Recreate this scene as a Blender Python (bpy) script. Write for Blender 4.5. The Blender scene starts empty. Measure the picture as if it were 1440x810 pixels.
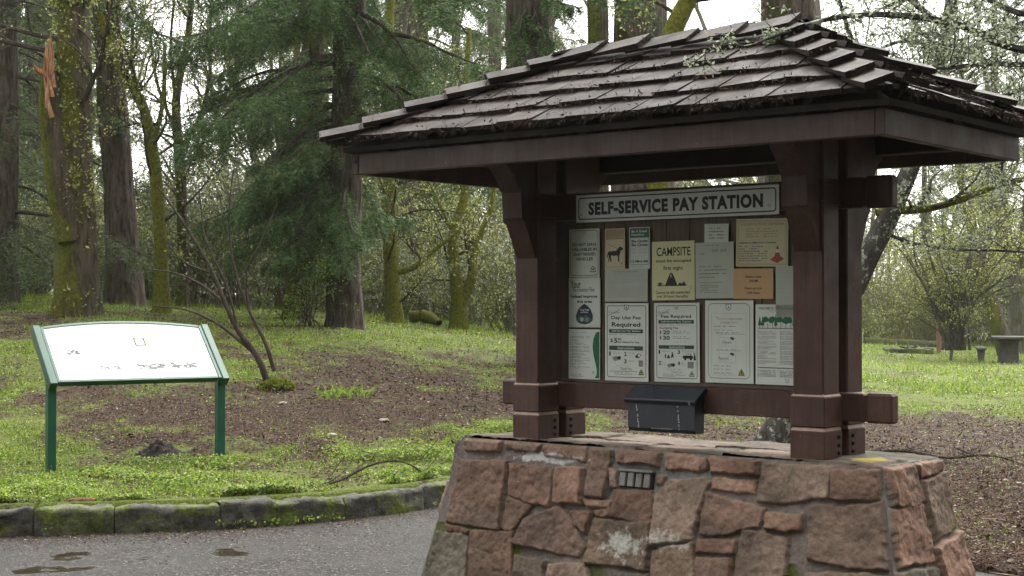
import bpy, bmesh, math, random
import numpy as np
from mathutils import Vector, Matrix, Euler

R = math.radians
rng = np.random.default_rng(7)
random.seed(7)
sc = bpy.context.scene
col = sc.collection

# ------------------------------------------------------------------ camera, world, sun, exposure
EYE = 1.54
FPX = 2150.0                       # focal length in pixels of a 1440 px wide frame
PITCH = math.atan(25 / FPX)
cam = bpy.data.objects.new('camera', bpy.data.cameras.new('camera'))
col.objects.link(cam)
cam.data.sensor_width = 36
cam.data.lens = FPX / 1440 * 36
cam.data.clip_start = 0.1
cam.data.clip_end = 2000
cam.location = (0, 0, EYE)
cam.rotation_euler = (R(90) + PITCH, 0, 0)
sc.camera = cam
sc.render.resolution_x, sc.render.resolution_y = 1024, 576

SUN_EL, SUN_AZ = R(50), R(28)      # azimuth from +Y, positive is to the right
world = bpy.data.worlds.new('World')
sc.world = world
world.use_nodes = True
wn = world.node_tree
wn.nodes.clear()
sky = wn.nodes.new('ShaderNodeTexSky')
sky.sky_type = 'NISHITA'
sky.sun_disc = False
sky.sun_elevation = SUN_EL
sky.sun_rotation = SUN_AZ
sky.air_density = 1.0
sky.dust_density = 4.0
sky.ozone_density = 1.0
hs = wn.nodes.new('ShaderNodeHueSaturation')
hs.inputs['Saturation'].default_value = 0.16
bg = wn.nodes.new('ShaderNodeBackground')
bg.inputs['Strength'].default_value = 0.15
wo = wn.nodes.new('ShaderNodeOutputWorld')
wn.links.new(sky.outputs[0], hs.inputs['Color'])
ov = wn.nodes.new('ShaderNodeMix')          # an even cloud layer veils most of the clear sky
ov.data_type = 'RGBA'
ov.inputs[0].default_value = 0.6
ov.inputs[7].default_value = (9.1, 9.0, 8.7, 1)
wn.links.new(hs.outputs[0], ov.inputs[6])
wn.links.new(ov.outputs[2], bg.inputs[0])
wn.links.new(bg.outputs[0], wo.inputs[0])

sun = bpy.data.objects.new('sun', bpy.data.lights.new('sun', 'SUN'))
col.objects.link(sun)
sun.data.energy = 1.5
sun.data.angle = R(30)
sun.data.color = (1, 0.97, 0.9)
sdir = Vector((math.sin(SUN_AZ) * math.cos(SUN_EL), math.cos(SUN_AZ) * math.cos(SUN_EL), math.sin(SUN_EL)))
sun.rotation_euler = (-sdir).to_track_quat('-Z', 'Y').to_euler()

vs = sc.view_settings
vs.view_transform = 'Standard'
vs.look = 'None'
vs.gamma = 1
vs.use_curve_mapping = False
vs.exposure = 1.78
sc.cycles.use_denoising = True
sc.cycles.max_bounces = 6
sc.cycles.volume_bounces = 1
sc.cycles.transparent_max_bounces = 8

# ------------------------------------------------------------------ helpers: noise, meshes, materials
def _hash(ix, iy, iz, seed):
    n = (ix.astype(np.int64) * 73856093) ^ (iy.astype(np.int64) * 19349663) ^ (iz.astype(np.int64) * 83492791) ^ (seed * 2654435761)
    n = (n ^ (n >> 13)) * 1274126177
    n = n & 0x7fffffff
    n = (n ^ (n >> 15)) * 2246822519
    return (n & 0xffffff) / float(0xffffff)

def vnoise(p, seed=0):
    p = np.asarray(p, float)
    i = np.floor(p)
    f = p - i
    w = f * f * (3 - 2 * f)
    x, y, z = i[..., 0], i[..., 1], i[..., 2]
    r = 0
    for dx in (0, 1):
        for dy in (0, 1):
            for dz in (0, 1):
                k = (w[..., 0] if dx else 1 - w[..., 0]) * (w[..., 1] if dy else 1 - w[..., 1]) * (w[..., 2] if dz else 1 - w[..., 2])
                r = r + k * _hash(x + dx, y + dy, z + dz, seed)
    return r * 2 - 1

def fbm(p, octv=4, seed=0, gain=0.5):
    p = np.asarray(p, float)
    r, a = 0, 1.0
    for o in range(octv):
        r = r + a * vnoise(p * (2.03 ** o), seed + o * 17)
        a *= gain
    return r

class MB:
    """collects vertices and faces; build() links them as ONE mesh object"""
    def __init__(self):
        self.v, self.s, self.f, self.m, self.c, self.n = [], [], [], [], [], 0
    def add(self, v, faces, mat=0, colr=None):
        v = np.asarray(v, float).reshape(-1, 3)
        if isinstance(faces, np.ndarray):
            k = faces.shape[1]
            self.s.append(np.full(len(faces), k, np.int32))
            self.f.append((faces + self.n).ravel().astype(np.int32))
            nf = len(faces)
        else:
            self.s.append(np.array([len(f) for f in faces], np.int32))
            self.f.append(np.array([i for f in faces for i in f], np.int32) + self.n)
            nf = len(faces)
        self.m.append(np.full(nf, mat, np.int32) if np.isscalar(mat) else np.asarray(mat, np.int32))
        self.v.append(v)
        if colr is not None:
            self.c.append(np.broadcast_to(np.asarray(colr, float), (len(v), 3)))
        self.n += len(v)
    def build(self, name, mats, parent=None, smooth=False):
        me = bpy.data.meshes.new(name)
        V = np.concatenate(self.v)
        S = np.concatenate(self.s)
        Fc = np.concatenate(self.f)
        me.vertices.add(len(V))
        me.vertices.foreach_set('co', V.ravel())
        me.loops.add(len(Fc))
        me.loops.foreach_set('vertex_index', Fc)
        me.polygons.add(len(S))
        me.polygons.foreach_set('loop_start', np.concatenate(([0], np.cumsum(S)[:-1])).astype(np.int32))
        me.polygons.foreach_set('loop_total', S)
        me.polygons.foreach_set('material_index', np.concatenate(self.m))
        me.polygons.foreach_set('use_smooth', np.full(len(S), bool(smooth)))
        if self.c:
            a = me.attributes.new('Col', 'FLOAT_COLOR', 'POINT')
            C = np.concatenate(self.c)
            a.data.foreach_set('color', np.concatenate([C, np.ones((len(C), 1))], 1).ravel())
        me.update(calc_edges=True)
        me.validate()
        for m in (mats if isinstance(mats, (list, tuple)) else [mats]):
            me.materials.append(m)
        o = bpy.data.objects.new(name, me)
        col.objects.link(o)
        if parent is not None:
            o.parent = parent
        return o

_boxes = {}
def box(mb, x0, x1, y0, y1, z0, z1, bev=0.006, mat=0, M=None):
    sx, sy, sz = x1 - x0, y1 - y0, z1 - z0
    bev = min(bev, 0.4 * min(abs(sx), abs(sy), abs(sz)))
    key = (round(sx, 4), round(sy, 4), round(sz, 4), round(bev, 4))
    if key not in _boxes:
        bm = bmesh.new()
        bmesh.ops.create_cube(bm, size=1)
        bmesh.ops.scale(bm, vec=(sx, sy, sz), verts=bm.verts)
        if bev > 0:
            bmesh.ops.bevel(bm, geom=bm.edges[:], offset=bev, segments=1, affect='EDGES')
        bm.verts.index_update()
        _boxes[key] = (np.array([v.co[:] for v in bm.verts]), [[v.index for v in f.verts] for f in bm.faces])
        bm.free()
    v, f = _boxes[key]
    v = v + np.array([(x0 + x1) / 2, (y0 + y1) / 2, (z0 + z1) / 2])
    if M is not None:
        v = v @ np.array(M.to_3x3()).T + np.array(M.translation)
    mb.add(v, f, mat)

def nrm(a):
    a = np.asarray(a, float)
    return a / (np.linalg.norm(a, axis=-1, keepdims=True) + 1e-12)

def tube(mb, pts, rad, sides=6, mat=0, cap=True, colr=None):
    pts = np.asarray(pts, float)
    rad = np.asarray(rad, float)
    n = len(pts)
    T = nrm(np.gradient(pts, axis=0))
    ref = np.array([0.0, 0, 1]) if abs(T[0, 2]) < 0.9 else np.array([1.0, 0, 0])
    A = nrm(np.cross(T, ref))
    for i in range(1, n):                 # keep the frames from flipping
        if A[i] @ A[i - 1] < 0:
            A[i] = -A[i]
    B = np.cross(T, A)
    a = np.arange(sides) * 2 * np.pi / sides
    V = pts[:, None] + rad[:, None, None] * (np.cos(a)[None, :, None] * A[:, None] + np.sin(a)[None, :, None] * B[:, None])
    i = np.arange(n - 1)[:, None] * sides
    j = np.arange(sides)[None]
    k = (np.arange(sides)[None] + 1) % sides
    F = np.stack([i + j, i + k, i + sides + k, i + sides + j], -1).reshape(-1, 4)
    mb.add(V.reshape(-1, 3), F, mat, colr)
    if cap and rad[-1] > 0.004:
        mb.add(V[-1], [list(range(sides))], mat, colr)
        mb.add(V[0], [list(range(sides))[::-1]], mat, colr)

def extrude(mb, poly, w0, w1, axis='x', mat=0):
    """a flat outline in the other two axes, thickened from w0 to w1 along axis"""
    n = len(poly)
    def put(w):
        if axis == 'x':
            return [(w, a, b) for a, b in poly]
        if axis == 'y':
            return [(a, w, b) for a, b in poly]
        return [(a, b, w) for a, b in poly]
    v = put(w0) + put(w1)
    f = [list(range(n))[::-1], list(range(n, 2 * n))] + [[i, (i + 1) % n, n + (i + 1) % n, n + i] for i in range(n)]
    mb.add(v, f, mat)

def leaves(mb, P, size, rng, mat=0, aspect=0.55, up=0.0, D=None, flat=1.0):
    """one small folded leaf (two triangles) at each point"""
    P = np.asarray(P, float)
    n = len(P)
    if n == 0:
        return
    d = nrm((rng.normal(size=(n, 3)) + (0 if D is None else D)) * np.array([1, 1, flat]))
    u = nrm(rng.normal(size=(n, 3)) + np.array([0, 0, up]))
    s = nrm(np.cross(d, u))
    L = (size * rng.uniform(0.6, 1.3, n))[:, None]
    W = L * aspect * 0.5
    m = P + d * L * 0.45
    V = np.stack([P, m + s * W, P + d * L, m - s * W], 1).reshape(-1, 3)
    F = np.arange(n * 4).reshape(n, 4)
    mb.add(V, F, mat)

_mats = {}
class NT:
    def __init__(self, name):
        self.m = bpy.data.materials.new(name)
        self.m.use_nodes = True
        self.t = self.m.node_tree
        self.b = self.t.nodes['Principled BSDF']
        self.out = self.t.nodes['Material Output']
    def n(self, typ, ins=None, **props):
        x = self.t.nodes.new(typ)
        for k, v in props.items():
            setattr(x, k, v)
        for k, v in (ins or {}).items():
            self.set(x.inputs[k], v)
        return x
    def set(self, sock, v):
        if isinstance(v, bpy.types.NodeSocket):
            self.t.links.new(v, sock)
        else:
            if sock.type == 'RGBA' and len(v) == 3:
                v = (*v, 1)
            sock.default_value = v
    def noise(self, vec, scale, detail=4, rough=0.6, dist=0.0):
        return self.n('ShaderNodeTexNoise', {'Vector': vec, 'Scale': scale, 'Detail': detail, 'Roughness': rough, 'Distortion': dist}).outputs[0]
    def ramp(self, fac, stops):
        x = self.n('ShaderNodeValToRGB', {'Fac': fac})
        e = x.color_ramp.elements
        while len(e) < len(stops):
            e.new(0.5)
        for i, (p, c) in enumerate(stops):
            e[i].position = p
            e[i].color = (*c, 1) if len(c) == 3 else c
        return x.outputs[0]
    def mix(self, fac, a, b, blend='MIX'):
        x = self.n('ShaderNodeMix', data_type='RGBA', blend_type=blend)
        self.set(x.inputs[0], fac)
        self.set(x.inputs[6], a)
        self.set(x.inputs[7], b)
        return x.outputs[2]
    def math(self, op, a, b=0.5, c=None):
        x = self.n('ShaderNodeMath', operation=op)
        self.set(x.inputs[0], a)
        self.set(x.inputs[1], b)
        if c is not None:
            self.set(x.inputs[2], c)
        return x.outputs[0]
    def step(self, fac, lo, hi):
        x = self.n('ShaderNodeMapRange', {'Value': fac, 'From Min': lo, 'From Max': hi}, interpolation_type='SMOOTHSTEP')
        return x.outputs[0]
    def obj(self, stretch=(1, 1, 1)):
        tc = self.n('ShaderNodeTexCoord')
        mp = self.n('ShaderNodeMapping', {'Vector': tc.outputs['Object'], 'Scale': stretch})
        return mp.outputs[0]
    def island(self):
        return self.n('ShaderNodeNewGeometry').outputs['Random Per Island']
    def bump(self, h, strength, dist=0.02):
        x = self.n('ShaderNodeBump', {'Height': h, 'Strength': strength, 'Distance': dist})
        self.set(self.b.inputs['Normal'], x.outputs[0])
    def fin(self, colr, rough, spec=0.5):
        self.set(self.b.inputs['Base Color'], colr)
        self.set(self.b.inputs['Roughness'], rough)
        self.b.inputs['Specular IOR Level'].default_value = spec
        return self.m

def noisy(name, stops, scale=6, stretch=(1, 1, 1), rough=0.7, bump=0.3, bscale=None, spec=0.4, island=0.0, detail=6, bdist=0.01):
    t = NT(name)
    v = t.obj(stretch)
    c = t.ramp(t.noise(v, scale, detail), stops)
    if island:
        k = t.n('ShaderNodeMapRange', {'Value': t.island(), 'To Min': 1 - island, 'To Max': 1 + island}).outputs[0]
        c = t.mix(1.0, c, t.n('ShaderNodeCombineColor', {0: k, 1: k, 2: k}).outputs[0], 'MULTIPLY')
    if bump:
        t.bump(t.noise(v, bscale or scale * 3, 5), bump, bdist)
    return t.fin(c, rough, spec)

def leafmat(name, stops, rough=0.6, transl=0.35, spec=0.3):
    """each leaf takes its own colour; light passes through"""
    t = NT(name)
    c = t.ramp(t.island(), stops)
    t.fin(c, rough, spec)
    if transl:
        tr = t.n('ShaderNodeBsdfTranslucent', {'Color': c})
        mx = t.n('ShaderNodeMixShader', {0: transl, 1: t.b.outputs[0], 2: tr.outputs[0]})
        t.t.links.new(mx.outputs[0], t.out.inputs[0])
    return t.m

def plain(name, c, rough=0.6, spec=0.4, metal=0.0):
    t = NT(name)
    v = t.obj()
    k = t.noise(v, 9, 3)
    t.b.inputs['Metallic'].default_value = metal
    return t.fin(t.ramp(k, [(0.3, tuple(x * 0.88 for x in c)), (0.7, tuple(min(1, x * 1.08) for x in c))]), rough, spec)

VM = ((0.05, 0.055, 0.008), (0.22, 0.22, 0.022))
def barkmat(name, dark, light, moss=0.0, mosscol=((0.028, 0.033, 0.006), (0.115, 0.125, 0.016)), side=(-0.6, -0.5, 0.2), lich=0.0, scale=14, zs=0.22, rough=0.9):
    t = NT(name)
    v = t.obj((1, 1, zs))
    w = t.noise(v, scale, 6, 0.65, 0.6)
    c = t.ramp(w, [(0.33, dark), (0.5, tuple((a + b) / 2 for a, b in zip(dark, light))), (0.68, light)])
    v2 = t.obj()
    h = w
    if lich:
        k = t.step(t.noise(v2, 9, 5, 0.7), 0.62 - lich * 0.3, 0.70 - lich * 0.3)
        c = t.mix(k, c, t.ramp(t.noise(v2, 30, 3), [(0.3, (0.16, 0.18, 0.13)), (0.7, (0.34, 0.36, 0.29))]))
    if moss:
        g = t.n('ShaderNodeNewGeometry')
        dt = t.n('ShaderNodeVectorMath', {0: g.outputs['Normal'], 1: side}, operation='DOT_PRODUCT').outputs['Value']
        a = t.math('ADD', t.math('MULTIPLY', t.noise(t.obj((1, 1, 0.5)), 3.2, 8, 0.75), 1.7), t.math('MULTIPLY', dt, 0.35))
        k = t.step(a, 1.16 - moss * 0.6, 1.36 - moss * 0.6)
        c = t.mix(k, c, t.ramp(t.noise(v2, 22, 5, 0.7), [(0.3, mosscol[0]), (0.7, mosscol[1])]))
        h = t.math('ADD', w, t.math('MULTIPLY', k, t.noise(v2, 60, 3)))
    t.bump(h, 1.0, 0.045)
    return t.fin(c, rough, 0.2)

# ------------------------------------------------------------------ helpers: things
def tag(o, label=None, cat=None, group=None, kind=None):
    if label: o['label'] = label
    if cat: o['category'] = cat
    if group: o['group'] = group
    if kind: o['kind'] = kind
    return o

def thing(name, label, cat, loc=(0, 0, 0), rz=0.0, group=None):
    o = bpy.data.objects.new(name, None)
    col.objects.link(o)
    o.empty_display_size = 0.2
    o.location = loc
    o.rotation_euler = (0, 0, rz)
    return tag(o, label, cat, group)

def copy_tree(o, parent=None):
    c = o.copy()
    col.objects.link(c)
    if parent is not None:
        c.parent = parent
    for ch in list(o.children):
        copy_tree(ch, c)
    return c

# ------------------------------------------------------------------ the lie of the land
_kx = np.array([-60, -9, -6, -3.41, -2.74, -2.05, -1.36, -.844, -.546, 0, .5, .9, 1.2, 1.7, 2.2, 2.62, 4, 8, 60])
_ky = np.array([4, 9.1, 9.65, 10.19, 10.33, 10.51, 10.86, 11.34, 11.74, 12.5, 13.1, 13.4, 12.6, 11, 9.9, 8.85, 7, 5, 2.])
def kerb_y(x):
    return np.interp(x, _kx, _ky)
def sm(a, lo, hi):
    t = np.clip((a - lo) / (hi - lo), 0, 1)
    return t * t * (3 - 2 * t)
def ground_z(x, y, rough=True):
    x = np.asarray(x, float); y = np.asarray(y, float)
    D = y - kerb_y(x)
    step = 0.165 * (1 - sm(x, 0.7, 1.6)) + 0.03
    h = -0.05 + (step + 0.05) * sm(D, 0.08, 0.2)
    t = x / np.maximum(y, 3)
    s = np.interp(t, [-.5, -.28, -.11, -.035, .1, .28, .5], [.13, .132, .1, .078, .03, -.012, -.012])
    r = np.sqrt(np.maximum(y - 12, 0) ** 2 + 1) - 1               # the bank starts gently behind the panel
    h = h + s * 1.08 * 11 * np.tanh(r / 11)
    if rough:
        k = sm(D, 0.2, 1.0)
        P = np.stack([x, y, np.zeros_like(x)], -1)
        h = h + k * (0.05 * vnoise(P * 0.7, 3) + 0.018 * vnoise(P * 3.1, 5))
    return h
def gz(x, y):
    return float(ground_z(np.array([x]), np.array([y]))[0])
def at(px, py, Y):
    """the point seen at a pixel of the 1440 px frame, at distance Y"""
    zc = (405 - py) / FPX
    dy, dz = math.cos(PITCH) - zc * math.sin(PITCH), math.sin(PITCH) + zc * math.cos(PITCH)
    return np.array([(px - 720) / FPX / dy * Y, Y, EYE + dz / dy * Y])
def on_ground(px, Y):
    x = (px - 720) / FPX * Y
    return np.array([x, Y, gz(x, Y)])

def green(x, y):
    """how green the ground is (0 litter and soil, 1 thick moss and grass)"""
    P = np.stack([x, y, np.zeros_like(x)], -1)
    n = fbm(P * 0.55, 4, 11) * 0.5 + fbm(P * 2.9, 4, 21, .65) * 0.5
    D = y - kerb_y(x)
    t = x / np.maximum(y, 3)
    near = 1 - sm(D, 1.2, 4.6)                                   # the strip along the kerb
    g = 0.36 + 0.55 * near * (x < 1.0)
    g = g + 0.25 * sm(-x, 3.0, 5.0) * (y < 20)
    g = g - 0.2 * np.exp(-((x + 0.8) / 2.0) ** 2 - ((y - 16.4) / 2.2) ** 2)   # bare litter in the middle
    g = g - 0.28 * np.exp(-((x + 3.4) / 1.3) ** 2 - ((y - 15.3) / 1.0) ** 2)
    g = g + 0.40 * sm(y, 19.5, 25) * (t < 0.15)
    rt = sm(t, 0.12, 0.2)
    g = g * (1 - rt) + rt * (-0.25 + 1.15 * sm(y, 17.5, 24))
    return np.clip(g + n * 0.75, 0, 1)

# ------------------------------------------------------------------ materials
ground_m = NT('forest_floor')
_v = ground_m.obj()
_a = ground_m.n('ShaderNodeAttribute', attribute_name='Col').outputs['Color']
_sep = ground_m.n('ShaderNodeSeparateColor', {0: _a}).outputs[0]
_n1 = ground_m.noise(_v, 14, 8, 0.7)
_n2 = ground_m.noise(_v, 55, 5, 0.7)
_soil = ground_m.ramp(_n2, [(0.3, (0.016, 0.011, 0.007)), (0.5, (0.048, 0.031, 0.021)), (0.62, (0.08, 0.052, 0.036)), (0.75, (0.14, 0.1, 0.07))])
_moss = ground_m.ramp(_n2, [(0.3, (0.025, 0.034, 0.007)), (0.5, (0.085, 0.112, 0.016)), (0.75, (0.17, 0.205, 0.035))])
_k = ground_m.step(ground_m.math('ADD', _sep, ground_m.math('MULTIPLY', ground_m.math('SUBTRACT', _n1, 0.5), 2.6)), 0.2, 0.85)
ground_m.bump(_n2, 0.8, 0.03)
GROUND = ground_m.fin(ground_m.mix(_k, _soil, _moss), 0.9, 0.2)

_t = NT('wet_asphalt')
_v = _t.obj()
_wet = _t.n('ShaderNodeSeparateColor', {0: _t.n('ShaderNodeAttribute', attribute_name='Col').outputs['Color']}).outputs[0]
_g1 = _t.n('ShaderNodeTexVoronoi', {'Vector': _v, 'Scale': 75}).outputs
_c = _t.ramp(_t.n('ShaderNodeSeparateColor', {0: _g1['Color']}).outputs[0], [(0.0, (0.010, 0.009, 0.009)), (0.45, (0.024, 0.022, 0.021)), (0.75, (0.042, 0.039, 0.037)), (0.93, (0.07, 0.064, 0.06)), (1.0, (0.22, 0.2, 0.18))])
_c = _t.mix(1.0, _c, _t.ramp(_t.noise(_v, 26, 6, 0.75), [(0.3, (0.5, 0.5, 0.5)), (0.7, (1.35, 1.33, 1.3))]), 'MULTIPLY')
_big = _t.noise(_v, 1.1, 6, 0.7)
_c = _t.mix(_t.step(_big, 0.40, 0.62), _t.mix(0.5, _c, (0.018, 0.016, 0.015)), _c)
_c = _t.mix(_t.math('MULTIPLY', _t.step(_t.noise(_v, 5, 7, 0.8), 0.52, 0.7), .7), _c, (0.05, 0.032, 0.024))
_c = _t.mix(_wet, _c, (0.02, 0.014, 0.010))
_bh = _t.math('MULTIPLY', _t.math('SUBTRACT', 1.0, _wet), _t.math('ADD', _g1['Distance'], _t.noise(_v, 60, 4, .7)))
_t.bump(_bh, 0.7, 0.012)
_ro = _t.n('ShaderNodeMapRange', {'Value': _big, 'From Min': 0.4, 'From Max': 0.65, 'To Min': 0.5, 'To Max': 0.8}).outputs[0]
ASPHALT = _t.fin(_c, _t.mix(_wet, _t.n('ShaderNodeCombineColor', {0: _ro, 1: _ro, 2: _ro}).outputs[0], (.1, .1, .1)), 0.16)

def stonemat(name, rough=0.85):
    t = NT(name)
    v = t.obj()
    c = t.n('ShaderNodeAttribute', attribute_name='Col').outputs['Color']
    k = t.ramp(t.noise(v, 38, 7, 0.7), [(0.25, (0.5, 0.5, 0.5)), (0.5, (0.95, 0.95, 0.95)), (0.75, (1.35, 1.32, 1.28))])
    c = t.mix(1.0, c, k, 'MULTIPLY')
    sp = t.step(t.noise(v, 150, 2), 0.69, 0.75)
    c = t.mix(sp, c, (0.42, 0.36, 0.32))
    t.bump(t.noise(v, 70, 8, 0.7), 0.7, 0.012)
    return t.fin(c, rough, 0.3)
STONE = stonemat('rough_stone')

_t = NT('mossy_kerb_stone')
_v = _t.obj()
_c = _t.ramp(_t.noise(_v, 12, 7, 0.7), [(0.3, (0.013, 0.012, 0.009)), (0.5, (0.042, 0.038, 0.032)), (0.72, (0.12, 0.11, 0.096))])
_g = _t.n('ShaderNodeNewGeometry')
_c = _t.mix(_t.step(_t.noise(_v, 3.3, 8, 0.75), 0.44, 0.6), _c, _t.ramp(_t.noise(_v, 45, 4), [(0.3, (0.03, 0.045, 0.006)), (0.7, (0.13, 0.16, 0.018))]))
_t.bump(_t.noise(_v, 40, 6, 0.7), 0.8, 0.02)
KERB = _t.fin(_c, 0.75, 0.35)

def timber(name, a, b, c, rough=0.5):
    """opaque stain over sawn timber: blotches, raised grain, pale scratches and drip marks"""
    t = NT(name)
    v = t.obj()
    k = t.ramp(t.noise(v, 4, 7, 0.7), [(0.3, a), (0.55, b), (0.75, c)])
    gr = t.noise(t.obj((26, 26, 1.6)), 2.0, 5, 0.7)
    gx = t.noise(t.obj((1.6, 26, 26)), 2.0, 5, 0.7)
    k = t.mix(1.0, k, t.ramp(gr, [(0.3, (0.72, 0.72, 0.72)), (0.7, (1.25, 1.25, 1.25))]), 'MULTIPLY')
    sc_ = t.step(t.noise(t.obj((90, 90, 30)), 1.0, 2, 0.5), 0.735, 0.77)
    k = t.mix(sc_, k, (0.2, 0.16, 0.14))
    k = t.mix(t.math('MULTIPLY', t.step(t.noise(t.obj((1, 1, .5)), 2.3, 6, 0.75), 0.58, 0.75), 0.35), k, (0.06, 0.06, 0.045))
    t.bump(t.math('ADD', gr, gx), 0.35, 0.004)
    return t.fin(k, t.n('ShaderNodeMapRange', {'Value': t.noise(v, 7, 4), 'From Min': 0.3, 'From Max': 0.7, 'To Min': rough - .1, 'To Max': rough + .2}).outputs[0], 0.35)
PAINT = timber('brown_painted_timber', (0.052, 0.025, 0.020), (0.080, 0.038, 0.030), (0.105, 0.056, 0.045))
FASCIA = timber('wet_brown_fascia', (0.045, 0.025, 0.021), (0.066, 0.037, 0.031), (0.09, 0.055, 0.047), .5)
DECK = noisy('dark_roof_boards', [(0.3, (0.018, 0.013, 0.011)), (0.7, (0.04, 0.028, 0.024))], 6, (1, 8, 1), 0.8, 0.3)
BOARD = noisy('stained_board', [(0.3, (0.085, 0.062, 0.042)), (0.55, (0.13, 0.1, 0.068)), (0.75, (0.16, 0.125, 0.088))], 5, (9, 1, 0.6), 0.7, 0.3, 14)
_t = NT('wet_wood_shakes')
_v = _t.obj((1, 1, 1))
_i = _t.island()
_c = _t.ramp(_i, [(0.0, (0.017, 0.012, 0.0105)), (0.4, (0.024, 0.017, 0.015)), (0.75, (0.031, 0.022, 0.0195)), (1.0, (0.046, 0.033, 0.029))])
_gr = _t.noise(_t.obj((30, 3, 3)), 2.2, 6, 0.7)
_c = _t.mix(1.0, _c, _t.ramp(_gr, [(0.3, (0.55, 0.55, 0.55)), (0.7, (1.3, 1.28, 1.25))]), 'MULTIPLY')
_t.bump(_gr, 0.5, 0.01)
SHAKE = _t.fin(_t.mix(_t.step(_t.noise(_v, 4, 6, .75), .6, .72), _c, (.045, .04, .022)), _t.n('ShaderNodeMapRange', {'Value': _t.noise(_v, 6, 4), 'From Min': 0.3, 'From Max': 0.7, 'To Min': 0.5, 'To Max': 0.75}).outputs[0], 0.13)
NEEDLE = leafmat('needle_debris', [(0, (0.012, 0.008, 0.006)), (0.6, (0.04, 0.026, 0.018)), (0.93, (0.09, 0.055, 0.035)), (1, (0.2, 0.14, 0.08))], 0.9, 0)
LITTER = leafmat('dead_leaves', [(0, (0.016, 0.010, 0.006)), (0.35, (0.045, 0.024, 0.015)), (0.65, (0.095, 0.052, 0.032)), (0.88, (0.12, 0.078, 0.055)), (0.97, (0.22, 0.165, 0.12)), (1, (0.42, 0.39, 0.33))], 0.85, 0.1, 0.08)
GRASS = leafmat('grass_leaves', [(0, (0.045, 0.075, 0.012)), (0.3, (0.11, 0.18, 0.02)), (0.6, (0.2, 0.3, 0.03)), (0.87, (0.31, 0.42, 0.045)), (0.96, (0.26, 0.2, 0.09)), (1, (0.36, 0.3, 0.15))], 0.5, 0.4)
MOSSLEAF = leafmat('moss_tufts', [(0, (0.06, 0.075, 0.010)), (0.5, (0.13, 0.155, 0.018)), (1, (0.22, 0.25, 0.035))], 0.9, 0.3)
FIRLEAF = leafmat('fir_needles', [(0, (0.03, 0.06, 0.02)), (0.5, (0.068, 0.122, 0.04)), (0.9, (0.12, 0.19, 0.062)), (1, (0.19, 0.25, 0.09))], 0.6, 0.2)
HEMLEAF = leafmat('hemlock_needles', [(0, (0.026, 0.044, 0.016)), (0.5, (0.06, 0.092, 0.034)), (0.9, (0.105, 0.145, 0.05)), (1, (0.14, 0.17, 0.08))], 0.6, 0.25)
BUDLEAF = leafmat('spring_buds', [(0, (0.12, 0.15, 0.03)), (0.4, (0.23, 0.26, 0.06)), (0.8, (0.36, 0.38, 0.11)), (1, (0.52, 0.52, 0.26))], 0.6, 0.45)
LICHLEAF = leafmat('lichen_tufts', [(0, (0.16, 0.2, 0.11)), (0.5, (0.3, 0.35, 0.22)), (1, (0.48, 0.52, 0.38))], 0.9, 0.35)
BRIGHT = leafmat('bright_spring_leaves', [(0, (0.1, 0.17, 0.02)), (0.5, (0.19, 0.29, 0.04)), (1, (0.3, 0.4, 0.08))], 0.5, 0.45)
FIRBARK = barkmat('furrowed_fir_bark', (0.022, 0.017, 0.014), (0.135, 0.105, 0.088), 0.12)
MOSSBARK = barkmat('mossy_bark', (0.02, 0.015, 0.011), (0.1, 0.075, 0.052), 0.5, ((0.035, 0.04, 0.006), (0.16, 0.16, 0.018)), side=(-0.9, -0.5, 0.1))
VMOSSBARK = barkmat('thickly_mossed_bark', (0.025, 0.02, 0.012), (0.09, 0.075, 0.045), 0.95, VM, side=(-0.3, -0.6, 0.4))
GREYBARK = barkmat('grey_bark', (0.035, 0.031, 0.027), (0.14, 0.125, 0.105), 0.32, side=(0, -0.3, 0.7))
LICHBARK = barkmat('lichened_bark', (0.025, 0.022, 0.02), (0.075, 0.068, 0.058), 0.2, lich=0.3, side=(0, 0, 0.6))
TWIG = barkmat('dark_twig_bark', (0.028, 0.02, 0.016), (0.085, 0.066, 0.054), 0.12)

PALETWIG = barkmat('pale_lichened_twigs', (0.05, 0.045, 0.036), (0.19, 0.18, 0.14), 0.35, ((0.06, 0.065, 0.015), (0.2, 0.2, 0.05)))
# ------------------------------------------------------------------ ground, road, kerb
def grid_mesh(mb, X, Y, Z, colr=None):
    h, w = X.shape
    i = np.arange(h - 1)[:, None] * w + np.arange(w - 1)[None]
    F = np.stack([i, i + 1, i + w + 1, i + w], -1).reshape(-1, 4)
    mb.add(np.stack([X, Y, Z], -1).reshape(-1, 3), F, 0, colr)

xs = np.concatenate([-np.geomspace(280, 9, 40), np.linspace(-8.8, 8.8, 200), np.geomspace(9, 280, 40)])
ds = np.concatenate([-np.geomspace(60, 0.6, 30), np.linspace(-0.5, 0.5, 24), np.linspace(0.56, 18, 190), np.geomspace(18.3, 280, 50)])
XX, DD = np.meshgrid(xs, ds)
YK = kerb_y(XX)
W = np.exp(-np.abs(DD) / 12.0)
YY = YK * W + 10 * (1 - W) + DD
mb = MB()
g = green(XX, YY)
grid_mesh(mb, XX, YY, ground_z(XX, YY), np.repeat(g.reshape(-1, 1), 3, 1))
tag(mb.build('ground', GROUND, smooth=True), kind='structure')

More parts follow.
